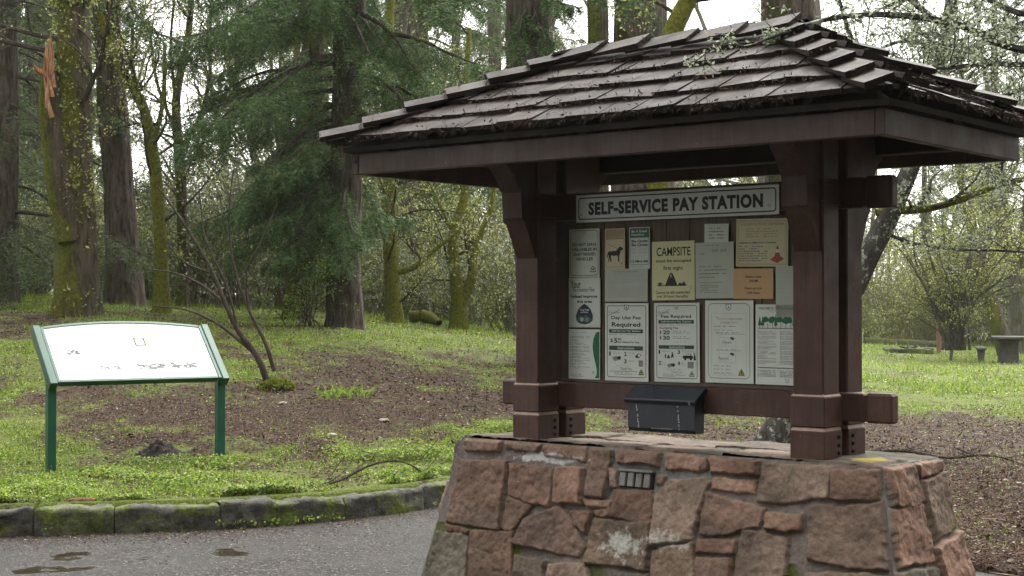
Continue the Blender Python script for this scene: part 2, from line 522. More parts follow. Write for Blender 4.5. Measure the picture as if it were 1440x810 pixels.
mb = MB()
ax = np.concatenate([np.linspace(-30, -5, 40), np.linspace(-4.95, 1.5, 260), np.linspace(1.6, 30, 60)])
dd = np.concatenate([[0.14], np.linspace(0, -1.8, 90), [-2, -3, -5, -8, -12, -20, -40]])
XX, DD = np.meshgrid(ax, dd)
YY = kerb_y(XX) + DD
wet = np.zeros_like(XX)
for px, py, rx, ry in ((322, 776, .17, .16), (132, 783, .28, .2), (60, 800, .3, .16), (215, 792, .12, .1)):
    Y0 = EYE * FPX / (py - 430)
    X0 = (px - 720) / FPX * Y0
    nz = fbm(np.stack([XX * 4, YY * 6, 0 * XX], -1), 5, 19, .6)
    wet = np.maximum(wet, sm(1.25 - ((XX - X0) / rx) ** 2 - ((YY - Y0) / ry) ** 2 + nz * 1.7 - .2, .15, 1.5))
grid_mesh(mb, XX, YY, -.004 * wet, np.repeat(wet.reshape(-1, 1), 3, 1))
tag(mb.build('road', ASPHALT), kind='structure')

# kerb of rough stone blocks, each block its own length and height
mb = MB()
kp = np.stack([np.linspace(-8, 0.95, 600), kerb_y(np.linspace(-8, 0.95, 600))], -1)
kp[:, 1] = np.convolve(np.pad(kp[:, 1], 12, 'edge'), np.ones(25) / 25, 'valid')
arc = np.concatenate(([0], np.cumsum(np.linalg.norm(np.diff(kp, axis=0), axis=1))))
s = 0.0
kr = np.random.default_rng(3)
while s < arc[-1] - 0.3:
    L = kr.uniform(0.4, 0.85)
    ht = kr.uniform(0.16, 0.19)
    n, m = 26, 22
    u = np.linspace(s + 0.003, min(s + L - 0.003, arc[-1]), n)
    cx, cy = np.interp(u, arc, kp[:, 0]), np.interp(u, arc, kp[:, 1])
    T = nrm(np.stack([np.gradient(cx), np.gradient(cy)], -1))
    N = np.stack([-T[:, 1], T[:, 0]], -1)
    q = np.linspace(0, 1, m)                                     # around the section: front face, top, back
    dep = np.interp(q, [0, .45, .52, .9, 1], [0, 0.012, 0.035, 0.23, 0.24])
    hh = np.interp(q, [0, .45, .52, .9, 1], [-0.05, ht - 0.02, ht, ht - 0.01, 0.02])
    e = np.minimum(np.linspace(0, 1, n), 1 - np.linspace(0, 1, n)) * L
    endp = np.exp(-e / 0.014) * 0.012
    P = np.zeros((m, n, 3))
    P[..., 0] = cx + N[:, 0] * (dep[:, None] + 0.0)
    P[..., 1] = cy + N[:, 1] * (dep[:, None] + 0.0)
    P[..., 2] = hh[:, None] - endp * (q[:, None] > 0.4)
    nz = fbm(P * 5, 4, 9) * 0.016 + fbm(P * 25, 3, 4) * 0.008
    P[..., 0] += N[:, 0] * (nz + endp * 0.7 * (q[:, None] < 0.5))
    P[..., 1] += N[:, 1] * (nz + endp * 0.7 * (q[:, None] < 0.5))
    P[..., 2] += nz * (q[:, None] > 0.4) * 1.2
    grid_mesh(mb, P[..., 0], P[..., 1], P[..., 2])
    s += L
tag(mb.build('kerb', KERB, smooth=True), kind='structure')

# ------------------------------------------------------------------ the pay station shelter (its own axes: x along the front, y into depth)
KO = (-1.002 * .88, 9.58 * .88, 0.0)
KRZ = -math.atan2(.6298, .7768)
kiosk = thing('pay_station_shelter', 'dark brown timber notice shelter with hipped shake roof on a red stone base', 'shelter', KO, KRZ)
KM = Matrix.Translation(KO) @ Matrix.Rotation(KRZ, 4, 'Z')
LR, DR = 3.16, 1.522                                             # the roof frame in plan
ZT = 0.80                                                        # top of the stone base
S0, S1, V0, V1, BAT = .345, 2.894, .528, 1.144, .21

# stone base: each face a height field of traced stones bedded in mortar
FRONT = [
 [(0.38, .797), (.64, .806), (.64, .737), (.393, .729)], [(.667, .798), (.921, .80), (.897, .75), (.686, .758)],
 [(.945, .79), (1.22, .794), (1.223, .729), (.949, .738)], [(1.249, .79), (1.394, .782), (1.377, .543), (1.258, .545)],
 [(1.416, .792), (1.685, .794), (1.68, .728), (1.445, .732)], [(1.724, .791), (1.953, .778), (1.934, .713), (1.735, .714)],
 [(1.398, .696), (1.444, .691), (1.45, .603), (1.411, .606)], [(1.688, .669), (1.727, .672), (1.733, .635), (1.694, .632)],
 [(.368, .667), (.71, .683), (.716, .319), (.328, .337)], [(.732, .673), (1.024, .667), (1.026, .474), (.884, .482), (.757, .506)],
 [(1.047, .679), (1.222, .684), (1.238, .493), (1.05, .501)], [(.754, .495), (.917, .462), (.798, .326), (.721, .331)],
 [(.898, .398), (1.091, .476), (1.18, .411), (1.282, .298), (1.256, .235), (.832, .261)], [(1.173, .455), (1.313, .461), (1.285, .365), (1.204, .39)],
 [(1.254, .522), (1.421, .524), (1.418, .497), (1.287, .492)], [(1.439, .588), (1.666, .594), (1.68, .443), (1.437, .457)],
 [(1.332, .473), (1.423, .486), (1.424, .456), (1.342, .449)], [(1.331, .435), (1.681, .438), (1.686, .215), (1.302, .213)],
 [(1.763, .653), (1.957, .678), (1.991, .659), (1.926, .386), (1.702, .336), (1.694, .578)], [(.323, .319), (.501, .305), (.497, .284), (.336, .29)],
 [(.262, .273), (.499, .276), (.521, 0), (.2, 0)], [(.515, .3), (.807, .316), (.835, 0), (.545, 0)], [(.842, .199), (1.048, .198), (1.055, 0), (.865, 0)],
 [(1.08, .179), (1.304, .197), (1.45, .005), (1.085, 0)], [(1.712, .308), (1.947, .373), (1.993, .0), (1.737, .0)], [(1.471, .182), (1.696, .19), (1.711, .0), (1.49, .0)],
 [(1.834 + .14, .769), (1.954, .769), (1.935, .718), (1.97, .73)], [(1.978, .787), (2.256, .783), (2.259, .723), (2.001, .72)],
 [(2.013, .687), (2.252, .689), (2.248, .632), (2.015, .637)], [(2.273, .777), (2.649, .778), (2.642, .629), (2.466, .592), (2.384, .597), (2.273, .576)],
 [(2.66, .764), (2.885, .786), (2.889, .654), (2.67, .639)], [(1.979, .608), (2.312, .567), (2.294, .482), (2.055, .413), (1.973, .423)],
 [(2.328, .545), (2.522, .549), (2.519, .479), (2.33, .474)], [(1.968, .389), (2.173, .403), (2.171, .34), (1.971, .326)],
 [(1.974, .302), (2.16, .311), (2.17, .179), (1.986, .158)], [(2.207, .454), (2.517, .44), (2.513, .35), (2.456, .269), (2.461, .0), (2.19, .0), (2.183, .239)],
 [(2.56, .593), (2.91, .638), (2.962, .356), (2.857, .34), (2.57, .356)], [(2.574, .330), (2.859, .322), (2.968, .334), (3.04, 0), (2.48, 0)],
 [(2.0, .14), (2.17, .15), (2.17, 0), (2.0, 0)]]
RIGHT = [[(.01, .785), (.29, .79), (.33, .62), (.22, .60), (.0, .62)], [(-.02, .60), (.30, .60), (.32, .34), (-.05, .36)],
 [(.36, .70), (.60, .72), (.64, .46), (.35, .42)], [(.31, .785), (.60, .785), (.60, .735), (.35, .72)], [(.34, .39), (.66, .43), (.69, .22), (.36, .2)],
 [(-.09, .33), (.31, .31), (.32, .0), (-.14, .0)], [(.35, .17), (.72, .19), (.77, 0), (.35, 0)]]
LEFT = [[(.0, .78), (.3, .79), (.3, .68), (.0, .68)], [(.32, .78), (.61, .78), (.62, .58), (.33, .6)], [(-.04, .66), (.3, .65), (.28, .36), (-.08, .34)],
 [(.31, .56), (.65, .55), (.68, .28), (.31, .3)], [(-.09, .31), (.28, .33), (.3, 0), (-.15, 0)], [(.32, .27), (.68, .25), (.75, 0), (.32, 0)]]
BACK = [[(.36 + i * .42 + (.1 if j % 2 else 0), .78 - j * .2), (.74 + i * .42 + (.1 if j % 2 else 0), .785 - j * .2),
         (.73 + i * .42 + (.1 if j % 2 else 0), .6 - j * .2), (.37 + i * .42 + (.1 if j % 2 else 0), .605 - j * .2)] for j in range(4) for i in range(6)]
TOP = [[(.36, .01), (.95, .0), (.93, .27), (.37, .24)], [(.97, .0), (1.5, .01), (1.52, .22), (.96, .27)], [(1.53, .0), (2.02, .01), (2.0, .26), (1.54, .22)],
 [(2.05, .0), (2.86, .01), (2.87, .3), (2.04, .27)], [(.37, .28), (1.1, .3), (1.1, .6), (.36, .6)], [(1.13, .28), (1.8, .26), (1.85, .6), (1.12, .6)], [(1.83, .29), (2.87, .33), (2.87, .6), (1.87, .6)]]
REDS = [(.275, .166, .122), (.245, .156, .117), (.305, .187, .137), (.22, .147, .114), (.265, .188, .146), (.24, .144, .105)]
GREYS = [(.15, .13, .1), (.19, .146, .112), (.135, .117, .092)]

def stone_face(mb, polys, W0, W1, H, frame, grey=0.15, seed=1, t0=0.021, extra=None, fixed=None):
    """polys in (along, height); frame(a, h, d) -> kiosk coordinates"""
    nx, ny = int((W1 - W0) / 0.0052), max(2, int(H / 0.0052))
    a = np.linspace(0, 1, nx)
    h = np.linspace(0, H, ny)
    HH = np.repeat(h[:, None], nx, 1)
    lo, hi = frame.lim(h)
    AA = lo[:, None] + (hi - lo)[:, None] * a[None]
    P = np.stack([AA, HH, np.full_like(AA, seed * 3.7)], -1)
    wob = np.stack([fbm(P * 14, 3, seed), fbm(P * 14 + 50, 3, seed + 5)], -1) * 0.007 + np.stack([fbm(P * 55, 2, seed + 2), fbm(P * 55 + 9, 2, seed + 7)], -1) * 0.0028
    best = np.full(AA.shape, -1.0)
    hgt = np.zeros(AA.shape)
    C = np.zeros(AA.shape + (3,))
    C[:] = (.2, .165, .148)
    C *= (1 + 0.25 * fbm(P * 9, 3, 77))[..., None]
    pr = np.random.default_rng(seed)
    for pi, p in enumerate(polys):
        p = np.array(p)
        if np.sum(p[:, 0] * np.roll(p[:, 1], -1) - np.roll(p[:, 0], -1) * p[:, 1]) > 0:
            p = p[::-1]
        c = p.mean(0)
        sd = np.full(AA.shape, 9.0)
        n = len(p)
        X, Y = AA + wob[..., 0], HH + wob[..., 1]
        for i in range(n):
            q, r = p[i], p[(i + 1) % n]
            d = (r - q) / np.linalg.norm(r - q)
            sd = np.minimum(sd, -((X - q[0]) * -d[1] + (Y - q[1]) * d[0]))
        sd = sd + 0.0075                                         # stones fit close together
        ins = (sd > 0) & (sd >= best)
        best = np.where(ins, sd, best)
        k = np.clip(sd / 0.011, 0, 1)
        prof = np.sqrt(np.clip(1 - (1 - k) ** 2, 0, 1))
        t = t0 * pr.uniform(0.6, 1.5)
        tilt = pr.normal(0, 0.035, 2)
        facet = np.abs(fbm(P * 5 + pi * 7.7, 3, seed + pi)) * 0.020 + np.abs(fbm(P * 17 + pi, 3, seed + 31)) * 0.008 + fbm(P * 40, 3, seed + 30) * 0.0025
        z = prof * (t + tilt[0] * (X - c[0]) + tilt[1] * (Y - c[1]) + facet) 
        hgt = np.where(ins, z, hgt)
        base = np.array(GREYS[pr.integers(3)] if pr.random() < grey else REDS[pr.integers(6)])
        if fixed and pi in fixed:
            base = np.array(fixed[pi])
        base = base * pr.uniform(.8, 1.15)
        v = 1 + 0.3 * fbm(P * 5 + pi, 4, seed + 60)
        cc = base * v[..., None]
        dk = sm(fbm(P * 3.1 + pi * 3, 3, seed + 90), 0.15, 0.7)[..., None] * 0.4
        cc = cc * (1 - dk) + np.array((.11, .09, .07)) * dk
        C = np.where(ins[..., None], cc, C)
    hgt = hgt + fbm(P * 30, 3, seed + 3) * 0.0015
    if extra is not None:
        C = extra(AA, HH, P, C, hgt)
    ed = np.minimum(np.minimum(a, 1 - a)[None] * (hi - lo)[:, None], (H - HH)) / 0.02
    hgt = hgt * np.clip(ed, 0, 1)
    X, Y, Z = frame(AA, HH, hgt)
    grid_mesh(mb, X, Y, Z, C.reshape(-1, 3))

class Fr:
    def __init__(self, f, lim): self.f, self.lim = f, lim
    def __call__(self, a, h, d): return self.f(a, h, d)
def off(h): return BAT * (ZT - h)
def front_marks(A, H, P, C, hg):
    n = fbm(P * 34, 5, 5, .75)
    w = np.exp(-((A - 1.53) / .13) ** 2 - ((H - .325) / .085) ** 2) + n * 0.36           # lichen patch
    k = sm(w, 0.45, 0.85)[..., None] * .85
    C = C * (1 - k) + np.array((.55, .53, .49)) * k
    w = np.exp(-((A - .93) / .3) ** 2 - ((H - .722) / .028) ** 2) + fbm(P * 30, 3, 8) * 0.4
    k = sm(w, 0.5, 0.75)[..., None] * 0.85
    C = C * (1 - k) + np.array((.6, .6, .6)) * k                                         # lime bloom under the cap stones
    w = np.exp(-((A - 1.78) / .16) ** 2 - ((H - .36) / .06) ** 2) + n * 0.35
    k = sm(w, 0.62, 0.8)[..., None] * 0.8
    C = C * (1 - k) + np.array((.5, .46, .42)) * k
    mo = (hg < 0.008) & (H < .33)
    k = (sm(fbm(P * 3, 4, 14), 0.1, 0.5) * mo)[..., None]
    C = C * (1 - k) + np.array((.09, .11, .02)) * k
    gr = ((A > 1.2) & (A < 2.0) & (H > .52) & (hg < 0.006))[..., None]
    return np.where(gr, C * 0.3 + np.array((.21, .21, .2)) * 0.7, C)
def side_marks(A, H, P, C, hg):
    k = (sm(fbm(P * 5, 4, 31), 0.25, 0.8) * (hg < 0.009))[..., None] * .7
    C = C * (1 - k) + np.array((.3, .3, .27)) * k
    k = (sm(fbm(P * 9 + 9, 4, 33), 0.35, 0.8) * (hg < .02))[..., None] * 0.5
    return C * (1 - k) + np.array((.24, .22, .07)) * k
def top_marks(A, H, P, C, hg):
    C = C * .55 + np.array((.05, .045, .035))
    k = sm(fbm(P * 2.2, 4, 41) + 0.35 * (H > .2), -.05, 0.5)[..., None] * 0.85
    C = C * (1 - k) + np.array((.06, .065, .04)) * k
    w = np.exp(-((A - 2.72) / .13) ** 2 - ((H - .17) / .1) ** 2) + fbm(P * 9, 4, 43) * 0.45
    k = sm(w, 0.5, 0.75)[..., None] * 0.8
    return C * (1 - k) + np.array((.36, .27, .03)) * k
mb = MB()
nf = math.sqrt(1 + BAT * BAT)
stone_face(mb, FRONT, S0, S1, ZT, Fr(lambda a, h, d: (a, V0 - off(h) - d / nf, h + d * BAT / nf), lambda h: (S0 - off(h), S1 + off(h))),
           0.0, 2, extra=front_marks, fixed={20: GREYS[0], 17: (.27, .185, .13), 24: (.24, .17, .12), 36: (.235, .16, .122), 22: GREYS[1], 25: GREYS[2], 12: (.225, .145, .115), 37: (.23, .165, .12)})
stone_face(mb, RIGHT, V0, V1, ZT, Fr(lambda a, h, d: (S1 + off(h) + d / nf, V0 + a, h + d * BAT / nf), lambda h: (-off(h), V1 - V0 + off(h))), 0.25, 5, extra=side_marks)
stone_face(mb, LEFT, V0, V1, ZT, Fr(lambda a, h, d: (S0 - off(h) - d / nf, V1 - a, h + d * BAT / nf), lambda h: (-off(h), V1 - V0 + off(h))), 0.6, 6, extra=side_marks)
stone_face(mb, BACK, S0, S1, ZT, Fr(lambda a, h, d: (S0 + S1 - a, V1 + off(h) + d / nf, h + d * BAT / nf), lambda h: (S0 - off(h), S1 + off(h))), 0.3, 8)
stone_face(mb, TOP, S0, S1, V1 - V0, Fr(lambda a, h, d: (a, V0 + h, ZT + d * 0.35), lambda h: (S0 + 0 * h, S1 + 0 * h)), 0.25, 9, extra=top_marks)
base = mb.build('stone_base', STONE, kiosk, smooth=True)
DARK = plain('black_void', (.01, .01, .01), .8)
GALV = noisy('weathered_zinc', [(0.3, (.12, .115, .105)), (0.6, (.24, .235, .22)), (.8, (.36, .35, .33))], 14, (1, 1, 1), .6, .2, 50)
mb = MB()
vm = Matrix.Translation((1.565, V0 - off(.655) - .012, .655)) @ Matrix.Rotation(math.atan(BAT), 4, 'X').inverted()
box(mb, -.1, .1, -.004, .03, -.045, .045, .003, 1, vm)
for q in (-.082, -.032, .018, .068):
    box(mb, q - .019, q + .019, -.016, .0, -.043, .03, .004, 0, vm)
box(mb, -.105, .105, -.024, .004, .031, .046, .004, 0, vm)
mb.build('vent_grille', [GALV, DARK], base)

# rails and backboard
mb = MB()
R0, R1 = .727, .796
for z0, z1 in ((.985, 1.12), (2.01, 2.156)):
    box(mb, .70, 2.70, R0, R1, z0, z1, .006)
    box(mb, 2.712, 2.85, R0 - .004, R1 + .004, z0 - .004, z1 + .004, .012)
    box(mb, 2.69, 2.722, R0 + .006, R1 - .006, z0 + .008, z1 - .008, .002)
    box(mb, .47, .60, R0 - .004, R1 + .004, z0 - .004, z1 + .004, .012)
    box(mb, .59, .71, R0, R1, z0, z1, .006)
    obj = mb.build('rail', PAINT, kiosk)
    mb = MB()
x = .885
br = np.random.default_rng(5)
while x < 2.405:
    w = min(br.uniform(.13, .15), 2.41 - x)
    box(mb, x, x + w - .003, .752 + br.uniform(0, .002), .778, 1.122, 2.008, .003)
    x += w
mb.build('backboard', BOARD, kiosk)
mb = MB()
box(mb, .887, 2.408, .742, .7515, 1.1215, 1.139, .003)
box(mb, .887, .93, .742, .7515, 1.14, 1.99, .003)
mb.build('board_trim', noisy('board_trim_paint', [(0.3, (.07, .05, .038)), (.7, (.11, .082, .062))], 8, (1, 1, 1), .6, .2), kiosk)

# posts with stacked blocks, braces
TANEDGE = noisy('worn_skylit_edge', [(0.3, (.3, .2, .155)), (.7, (.46, .34, .28))], 20, (1, 1, 1), .6, .2)
BOLT = plain('dark_bolt', (.035, .028, .025), .5, .5, .6)
PS = .176
for sx in (.70, 2.411):
    for fy, ph in ((.55, -1), (.797, 1)):
        m0 = MB()
        box(m0, sx + .006, sx + PS - .006, fy + .006, fy + PS - .006, .80, 2.42, .008)
        post = m0.build('post', PAINT, kiosk)
        for z0, z1, bl in ((.80, .944, 1), (.962, 1.108, 0), (2.02, 2.15, 0)):
            m1 = MB()
            e = .004 if z0 < 2 else .002
            box(m1, sx - e, sx + PS + e, fy - e, fy + PS + e, z0, z1, .005)
            if z0 < 2:      # chamfered top edge: worn paint, with caught sky light painted in as pale tan
                a, b, c, d = sx - e + .003, sx + PS + e - .003, fy - e + .003, fy + PS + e - .003
                i_ = .007 if bl else .013
                v = [(a, c, z1), (b, c, z1), (b, d, z1), (a, d, z1), (a + i_, c + i_, z1 + .016), (b - i_, c + i_, z1 + .016), (b - i_, d - i_, z1 + .016), (a + i_, d - i_, z1 + .016)]
                m1.add(v, [[0, 1, 5, 4], [1, 2, 6, 5], [2, 3, 7, 6], [3, 0, 4, 7], [4, 5, 6, 7]], 1)
            if bl:
                for bz in (.835, .872, .91):
                    for side in (-1, 1):
                        xx = sx + PS / 2 + side * (PS / 2 + e)
                        yy = fy + PS / 2 + (.05 if ph < 0 else -.05)
                        tube(m1, [(xx - side * .004, yy, bz), (xx + side * .012, yy, bz)], [.011, .009], 8, 2)
            m1.build('base_block' if z0 < 2 else 'cap_block', [PAINT, TANEDGE, BOLT], post)
        # curved knee brace reaching out to the eave
        prof = [(0, 1.80), (.03, 1.86), (.07, 1.945), (.10, 2.0), (.118, 2.012), (.128, 2.15), (.142, 2.162), (.19, 2.235), (.27, 2.31), (.27, 2.40), (-.01, 2.40), (-.01, 1.80)]
        yf = fy if ph < 0 else fy + PS
        m2 = MB()
        extrude(m2, [(yf + ph * a, b) for a, b in prof], sx + .022, sx + PS - .022)
        m2.build('brace', PAINT, kiosk)

# roof frame
mb = MB()
ZF0, ZF1 = 2.262, 2.376
box(mb, .0, .045, 0, DR, ZF0, ZF1, .004)
box(mb, LR - .045, LR, 0, DR, ZF0, ZF1, .004)
box(mb, .0455, LR - .0455, .002, .045, ZF0 + .001, ZF1, .004)
box(mb, .0455, LR - .0455, DR - .045, DR - .002, ZF0 + .001, ZF1, .004)
for (px_, pz_) in ((.022, 2.335),):
    tube(mb, [(px_, .004, pz_), (px_, -.008, pz_)], [.012, .01], 8, 1)
mb.build('fascia', [FASCIA, BOLT], kiosk)
mb = MB()
for y in (.33, DR - .33):
    box(mb, .12, LR - .12, y - .045, y + .045, 2.30, 2.41, .006)
for x in (.79, 2.5):
    box(mb, x - .045, x + .045, .376, DR - .376, 2.302, 2.408, .006)
mb.build('roof_beams', DECK, kiosk)
RZ0, RH0, RS0, RS1, RV, OV = 2.425, 2.90, .968, 2.306, .761, .088
slope_f = (RH0 - RZ0) / (RV + OV)
mb = MB()
for i in range(11):                                              # rafters
    x = .25 + i * .266
    for y0, y1 in ((.05, RV), (DR - .05, RV)):
        run = abs(RV - y0)
        xx = min(max(x, RS0 + (x - RS0)), RS1) if RS0 < x < RS1 else x
        lim = run if RS0 <= x <= RS1 else run * max(.15, (1 - (RS0 - x) / RS0) if x < RS0 else (1 - (x - RS1) / (LR - RS1)))
        a = math.atan(slope_f)
        M = Matrix.Translation((x, y0, ZF1 - .01)) @ Matrix.Rotation(0 if y1 > y0 else math.pi, 4, 'Z') @ Matrix.Rotation(a, 4, 'X')
        box(mb, -.02, .02, 0, lim / math.cos(a) * .97, -.05, .03, .003, 0, M)
mb.build('rafters', PAINT, kiosk)
# deck: thin hipped shell
def hip(z0, z1, inset, th):
    o = inset
    v = [(o, o, z0), (LR - o, o, z0), (LR - o, DR - o, z0), (o, DR - o, z0), (RS0, RV, z1), (RS1, RV, z1)]
    w = [(a, b, c - th) for a, b, c in v]
    f = [[0, 1, 5, 4], [1, 2, 5], [2, 3, 4, 5], [3, 0, 4]]
    return v + w, f + [[i + 6 for i in q[::-1]] for q in f] + [[0, 6, 7, 1], [1, 7, 8, 2], [2, 8, 9, 3], [3, 9, 6, 0]]
mb = MB()
mb.add(*hip(2.412, RH0 - .03, -.035, .028))
deck = mb.build('roof_deck', DECK, kiosk)

# shakes: thick split boards in courses, clipped at the hips
mb = MB()
sr = np.random.default_rng(12)
edge_pts = []
def slope(o, ux, uy, nrmv, L0, L1, top0, top1, run, ncourse):
    """o: eave start; ux along the eave, uy up the slope; hips run from 0..L at the eave to top0..top1 at the ridge"""
    e = run / ncourse
    O, U, Vv, N = np.array(o), np.array(ux), np.array(uy), np.array(nrmv)
    def lims(b):
        k = min(1, b / run)
        return L0 + (top0 - L0) * k, L1 + (top1 - L1) * k
    for c in range(ncourse):
        b0 = c * e
        b1 = min(run + .02, b0 + e * 1.45)
        lo, hi = lims(b0)
        lo1, hi1 = lims(b1)
        x = lo - sr.uniform(0, .1)
        while x < hi:
            w = sr.uniform(.10, .25)
            x0, x1 = max(x, lo), min(x + w - .006, hi)
            x += w
            if x1 - x0 < .015:
                continue
            bb = b0 + sr.uniform(-.011, .008)
            th = sr.uniform(.019, .027)
            lift = .011 + sr.uniform(0, .004)
            y0, y1 = min(max(x0, lo1), hi1), min(max(x1, lo1), hi1)
            tw = sr.normal(0, .004)
            pts = []
            for (xa, b, zb, zt) in ((x0, bb, lift, lift + th + tw), (x1, bb, lift, lift + th - tw), (y1, b1, .0, .006), (y0, b1, .0, .006)):
                pts.append((O + U * xa + Vv * b + N * zb, O + U * xa + Vv * b + N * zt))
            v = [p[0] for p in pts] + [p[1] for p in pts]
            mb.add(v, [[3, 2, 1, 0], [4, 5, 6, 7], [0, 1, 5, 4], [1, 2, 6, 5], [2, 3, 7, 6], [3, 0, 4, 7]])
            for q in range(int((x1 - x0) * 190)):
                a = sr.random()
                edge_pts.append((np.array(pts[0][1]) * (1 - a) + np.array(pts[1][1]) * a - N * sr.uniform(0, th), N, Vv))
ef, es = RV + OV, RS0 + OV
dz = RH0 - RZ0
lf = math.hypot(ef, dz); ls = math.hypot(es, dz)
slope((-OV, -OV, RZ0), (1, 0, 0), (0, ef / lf, dz / lf), (0, -dz / lf, ef / lf), 0, LR + 2 * OV, RS0 + OV, RS1 + OV, lf, 5)
slope((LR + OV, DR + OV, RZ0), (-1, 0, 0), (0, -ef / lf, dz / lf), (0, dz / lf, ef / lf), 0, LR + 2 * OV, LR - RS1 + OV, LR - RS0 + OV, lf, 5)
er = LR + OV - RS1
lr_ = math.hypot(er, dz)
slope((LR + OV, -OV, RZ0), (0, 1, 0), (-er / lr_, 0, dz / lr_), (dz / lr_, 0, er / lr_), 0, DR + 2 * OV, ef, ef, lr_, 5)
slope((-OV, DR + OV, RZ0), (0, -1, 0), (es / ls, 0, dz / ls), (-dz / ls, 0, es / ls), 0, DR + 2 * OV, ef, ef, ls, 5)
shk = mb.build('shakes', SHAKE, kiosk)
# hip and ridge caps: pairs of boards straddling each line, lapped uphill
def caps(p0, p1, nA, nB, n, wid=.125, name='hip_cap', lap=1.35):
    p0, p1 = np.array(p0, float), np.array(p1, float)
    D = nrm(p1 - p0)
    L = np.linalg.norm(p1 - p0)
    m = MB()
    for i in range(n):
        for N in (np.array(nA, float), np.array(nB, float)):
            C = np.cross(D, N)
            if C @ (np.array(nA) + np.array(nB) - N) > 0 and False:
                C = -C
            other = np.array(nB, float) if N is nA else None
            C = C if C @ N_out(N, nA, nB) > 0 else -C
            a0 = i * L / n + sr.uniform(-.012, .012) - .02
            a1 = min(a0 + L / n * lap, L + .05)
            th = sr.uniform(.024, .032)
            l0, l1 = (.058, .030) if name == 'hip_cap' else (.05, .034)
            w = wid * sr.uniform(.92, 1.08)
            q = []
            for a, l, t in ((a0, l0, th), (a1, l1, .012)):
                for cw in (-.006, w):
                    b = p0 + D * a + C * cw + N * l
                    q.append((b, b + N * t))
            v = [q[0][0], q[1][0], q[3][0], q[2][0], q[0][1], q[1][1], q[3][1], q[2][1]]
            m.add(v, [[3, 2, 1, 0], [4, 5, 6, 7], [0, 1, 5, 4], [1, 2, 6, 5], [2, 3, 7, 6], [3, 0, 4, 7]])
            for z in range(int(w * 60)):
                k = sr.random()
                edge_pts.append((np.array(v[4]) * (1 - k) + np.array(v[5]) * k - N * sr.uniform(0, .02), N, D))
    m.build(name, SHAKE, kiosk)
def N_out(N, nA, nB):
    """the sideways direction in which the slope with normal N falls away from the line"""
    other = np.array(nB, float) if np.allclose(N, nA) else np.array(nA, float)
    return N - other
NF, NB = (0, -dz / lf, ef / lf), (0, dz / lf, ef / lf)
NR, NL = (dz / lr_, 0, er / lr_), (-dz / ls, 0, es / ls)
Z0c = RZ0 + .005
caps((-OV, -OV, Z0c), (RS0, RV, RH0), NF, NL, 6)
caps((LR + OV, -OV, Z0c), (RS1, RV, RH0), NF, NR, 6)
caps((LR + OV, DR + OV, Z0c), (RS1, RV, RH0), NB, NR, 6)
caps((-OV, DR + OV, Z0c), (RS0, RV, RH0), NB, NL, 6)
caps((RS1 + .05, RV, RH0 + .012), (RS0 - .10, RV, RH0 + .004), NF, NB, 5, .14, 'ridge_cap', 1.3)

# dead needles and moss caught along the courses
mb = MB()
E_ = np.array([p for p, n, d in edge_pts]); NN_ = np.array([n for p, n, d in edge_pts]); DD_ = np.array([d for p, n, d in edge_pts])
E_ = np.repeat(E_, 3, 0); NN_ = np.repeat(NN_, 3, 0); DD_ = np.repeat(DD_, 3, 0)
n = len(E_)
keep = (fbm(E_ * 5, 3, 2) + 0.25 > sr.uniform(-.6, .6, n))
E_, NN_, DD_ = E_[keep], NN_[keep], DD_[keep]
n = len(E_)
d = nrm(sr.normal(size=(n, 3)) + np.array([0, 0, -.7]) - DD_ * .6)
leaves(mb, E_ + NN_ * sr.uniform(-.01, .006, (n, 1)) - DD_ * sr.uniform(0, .012, (n, 1)), 0.03, sr, 0, .14, 0, d * 2)
q = sr.integers(0, n, 1500)
leaves(mb, E_[q] + NN_[q] * .012 + DD_[q] * sr.uniform(0, .18, (1500, 1)) ** 1.5, 0.022, sr, 0, .3, 0)
o = mb.build('needle_litter', NEEDLE)
o.location, o.rotation_euler = KO, (0, 0, KRZ)
tag(o, 'dark conifer needles and moss caught along the shake courses', 'needle litter', kind='stuff')

# ------------------------------------------------------------------ lettering
_txt = {}
def text_geo(s, bold=0.0):
    k = (s, bold)
    if k not in _txt:
        cu = bpy.data.curves.new('lettering', 'FONT')
        cu.body = s
        cu.offset = bold
        cu.space_character = 1 + max(0, bold - .03) * 5
        cu.resolution_u = 3
        ob = bpy.data.objects.new('lettering', cu)
        col.objects.link(ob)
        dg = bpy.context.evaluated_depsgraph_get()
        me = bpy.data.meshes.new_from_object(ob.evaluated_get(dg))
        v = np.array([x.co[:2] for x in me.vertices])
        f = [list(p.vertices) for p in me.polygons]
        bpy.data.objects.remove(ob)
        bpy.data.curves.remove(cu)
        bpy.data.meshes.remove(me)
        lo, hi = v.min(0), v.max(0)
        _txt[k] = ((v - lo) / (hi - lo), f)
    return _txt[k]

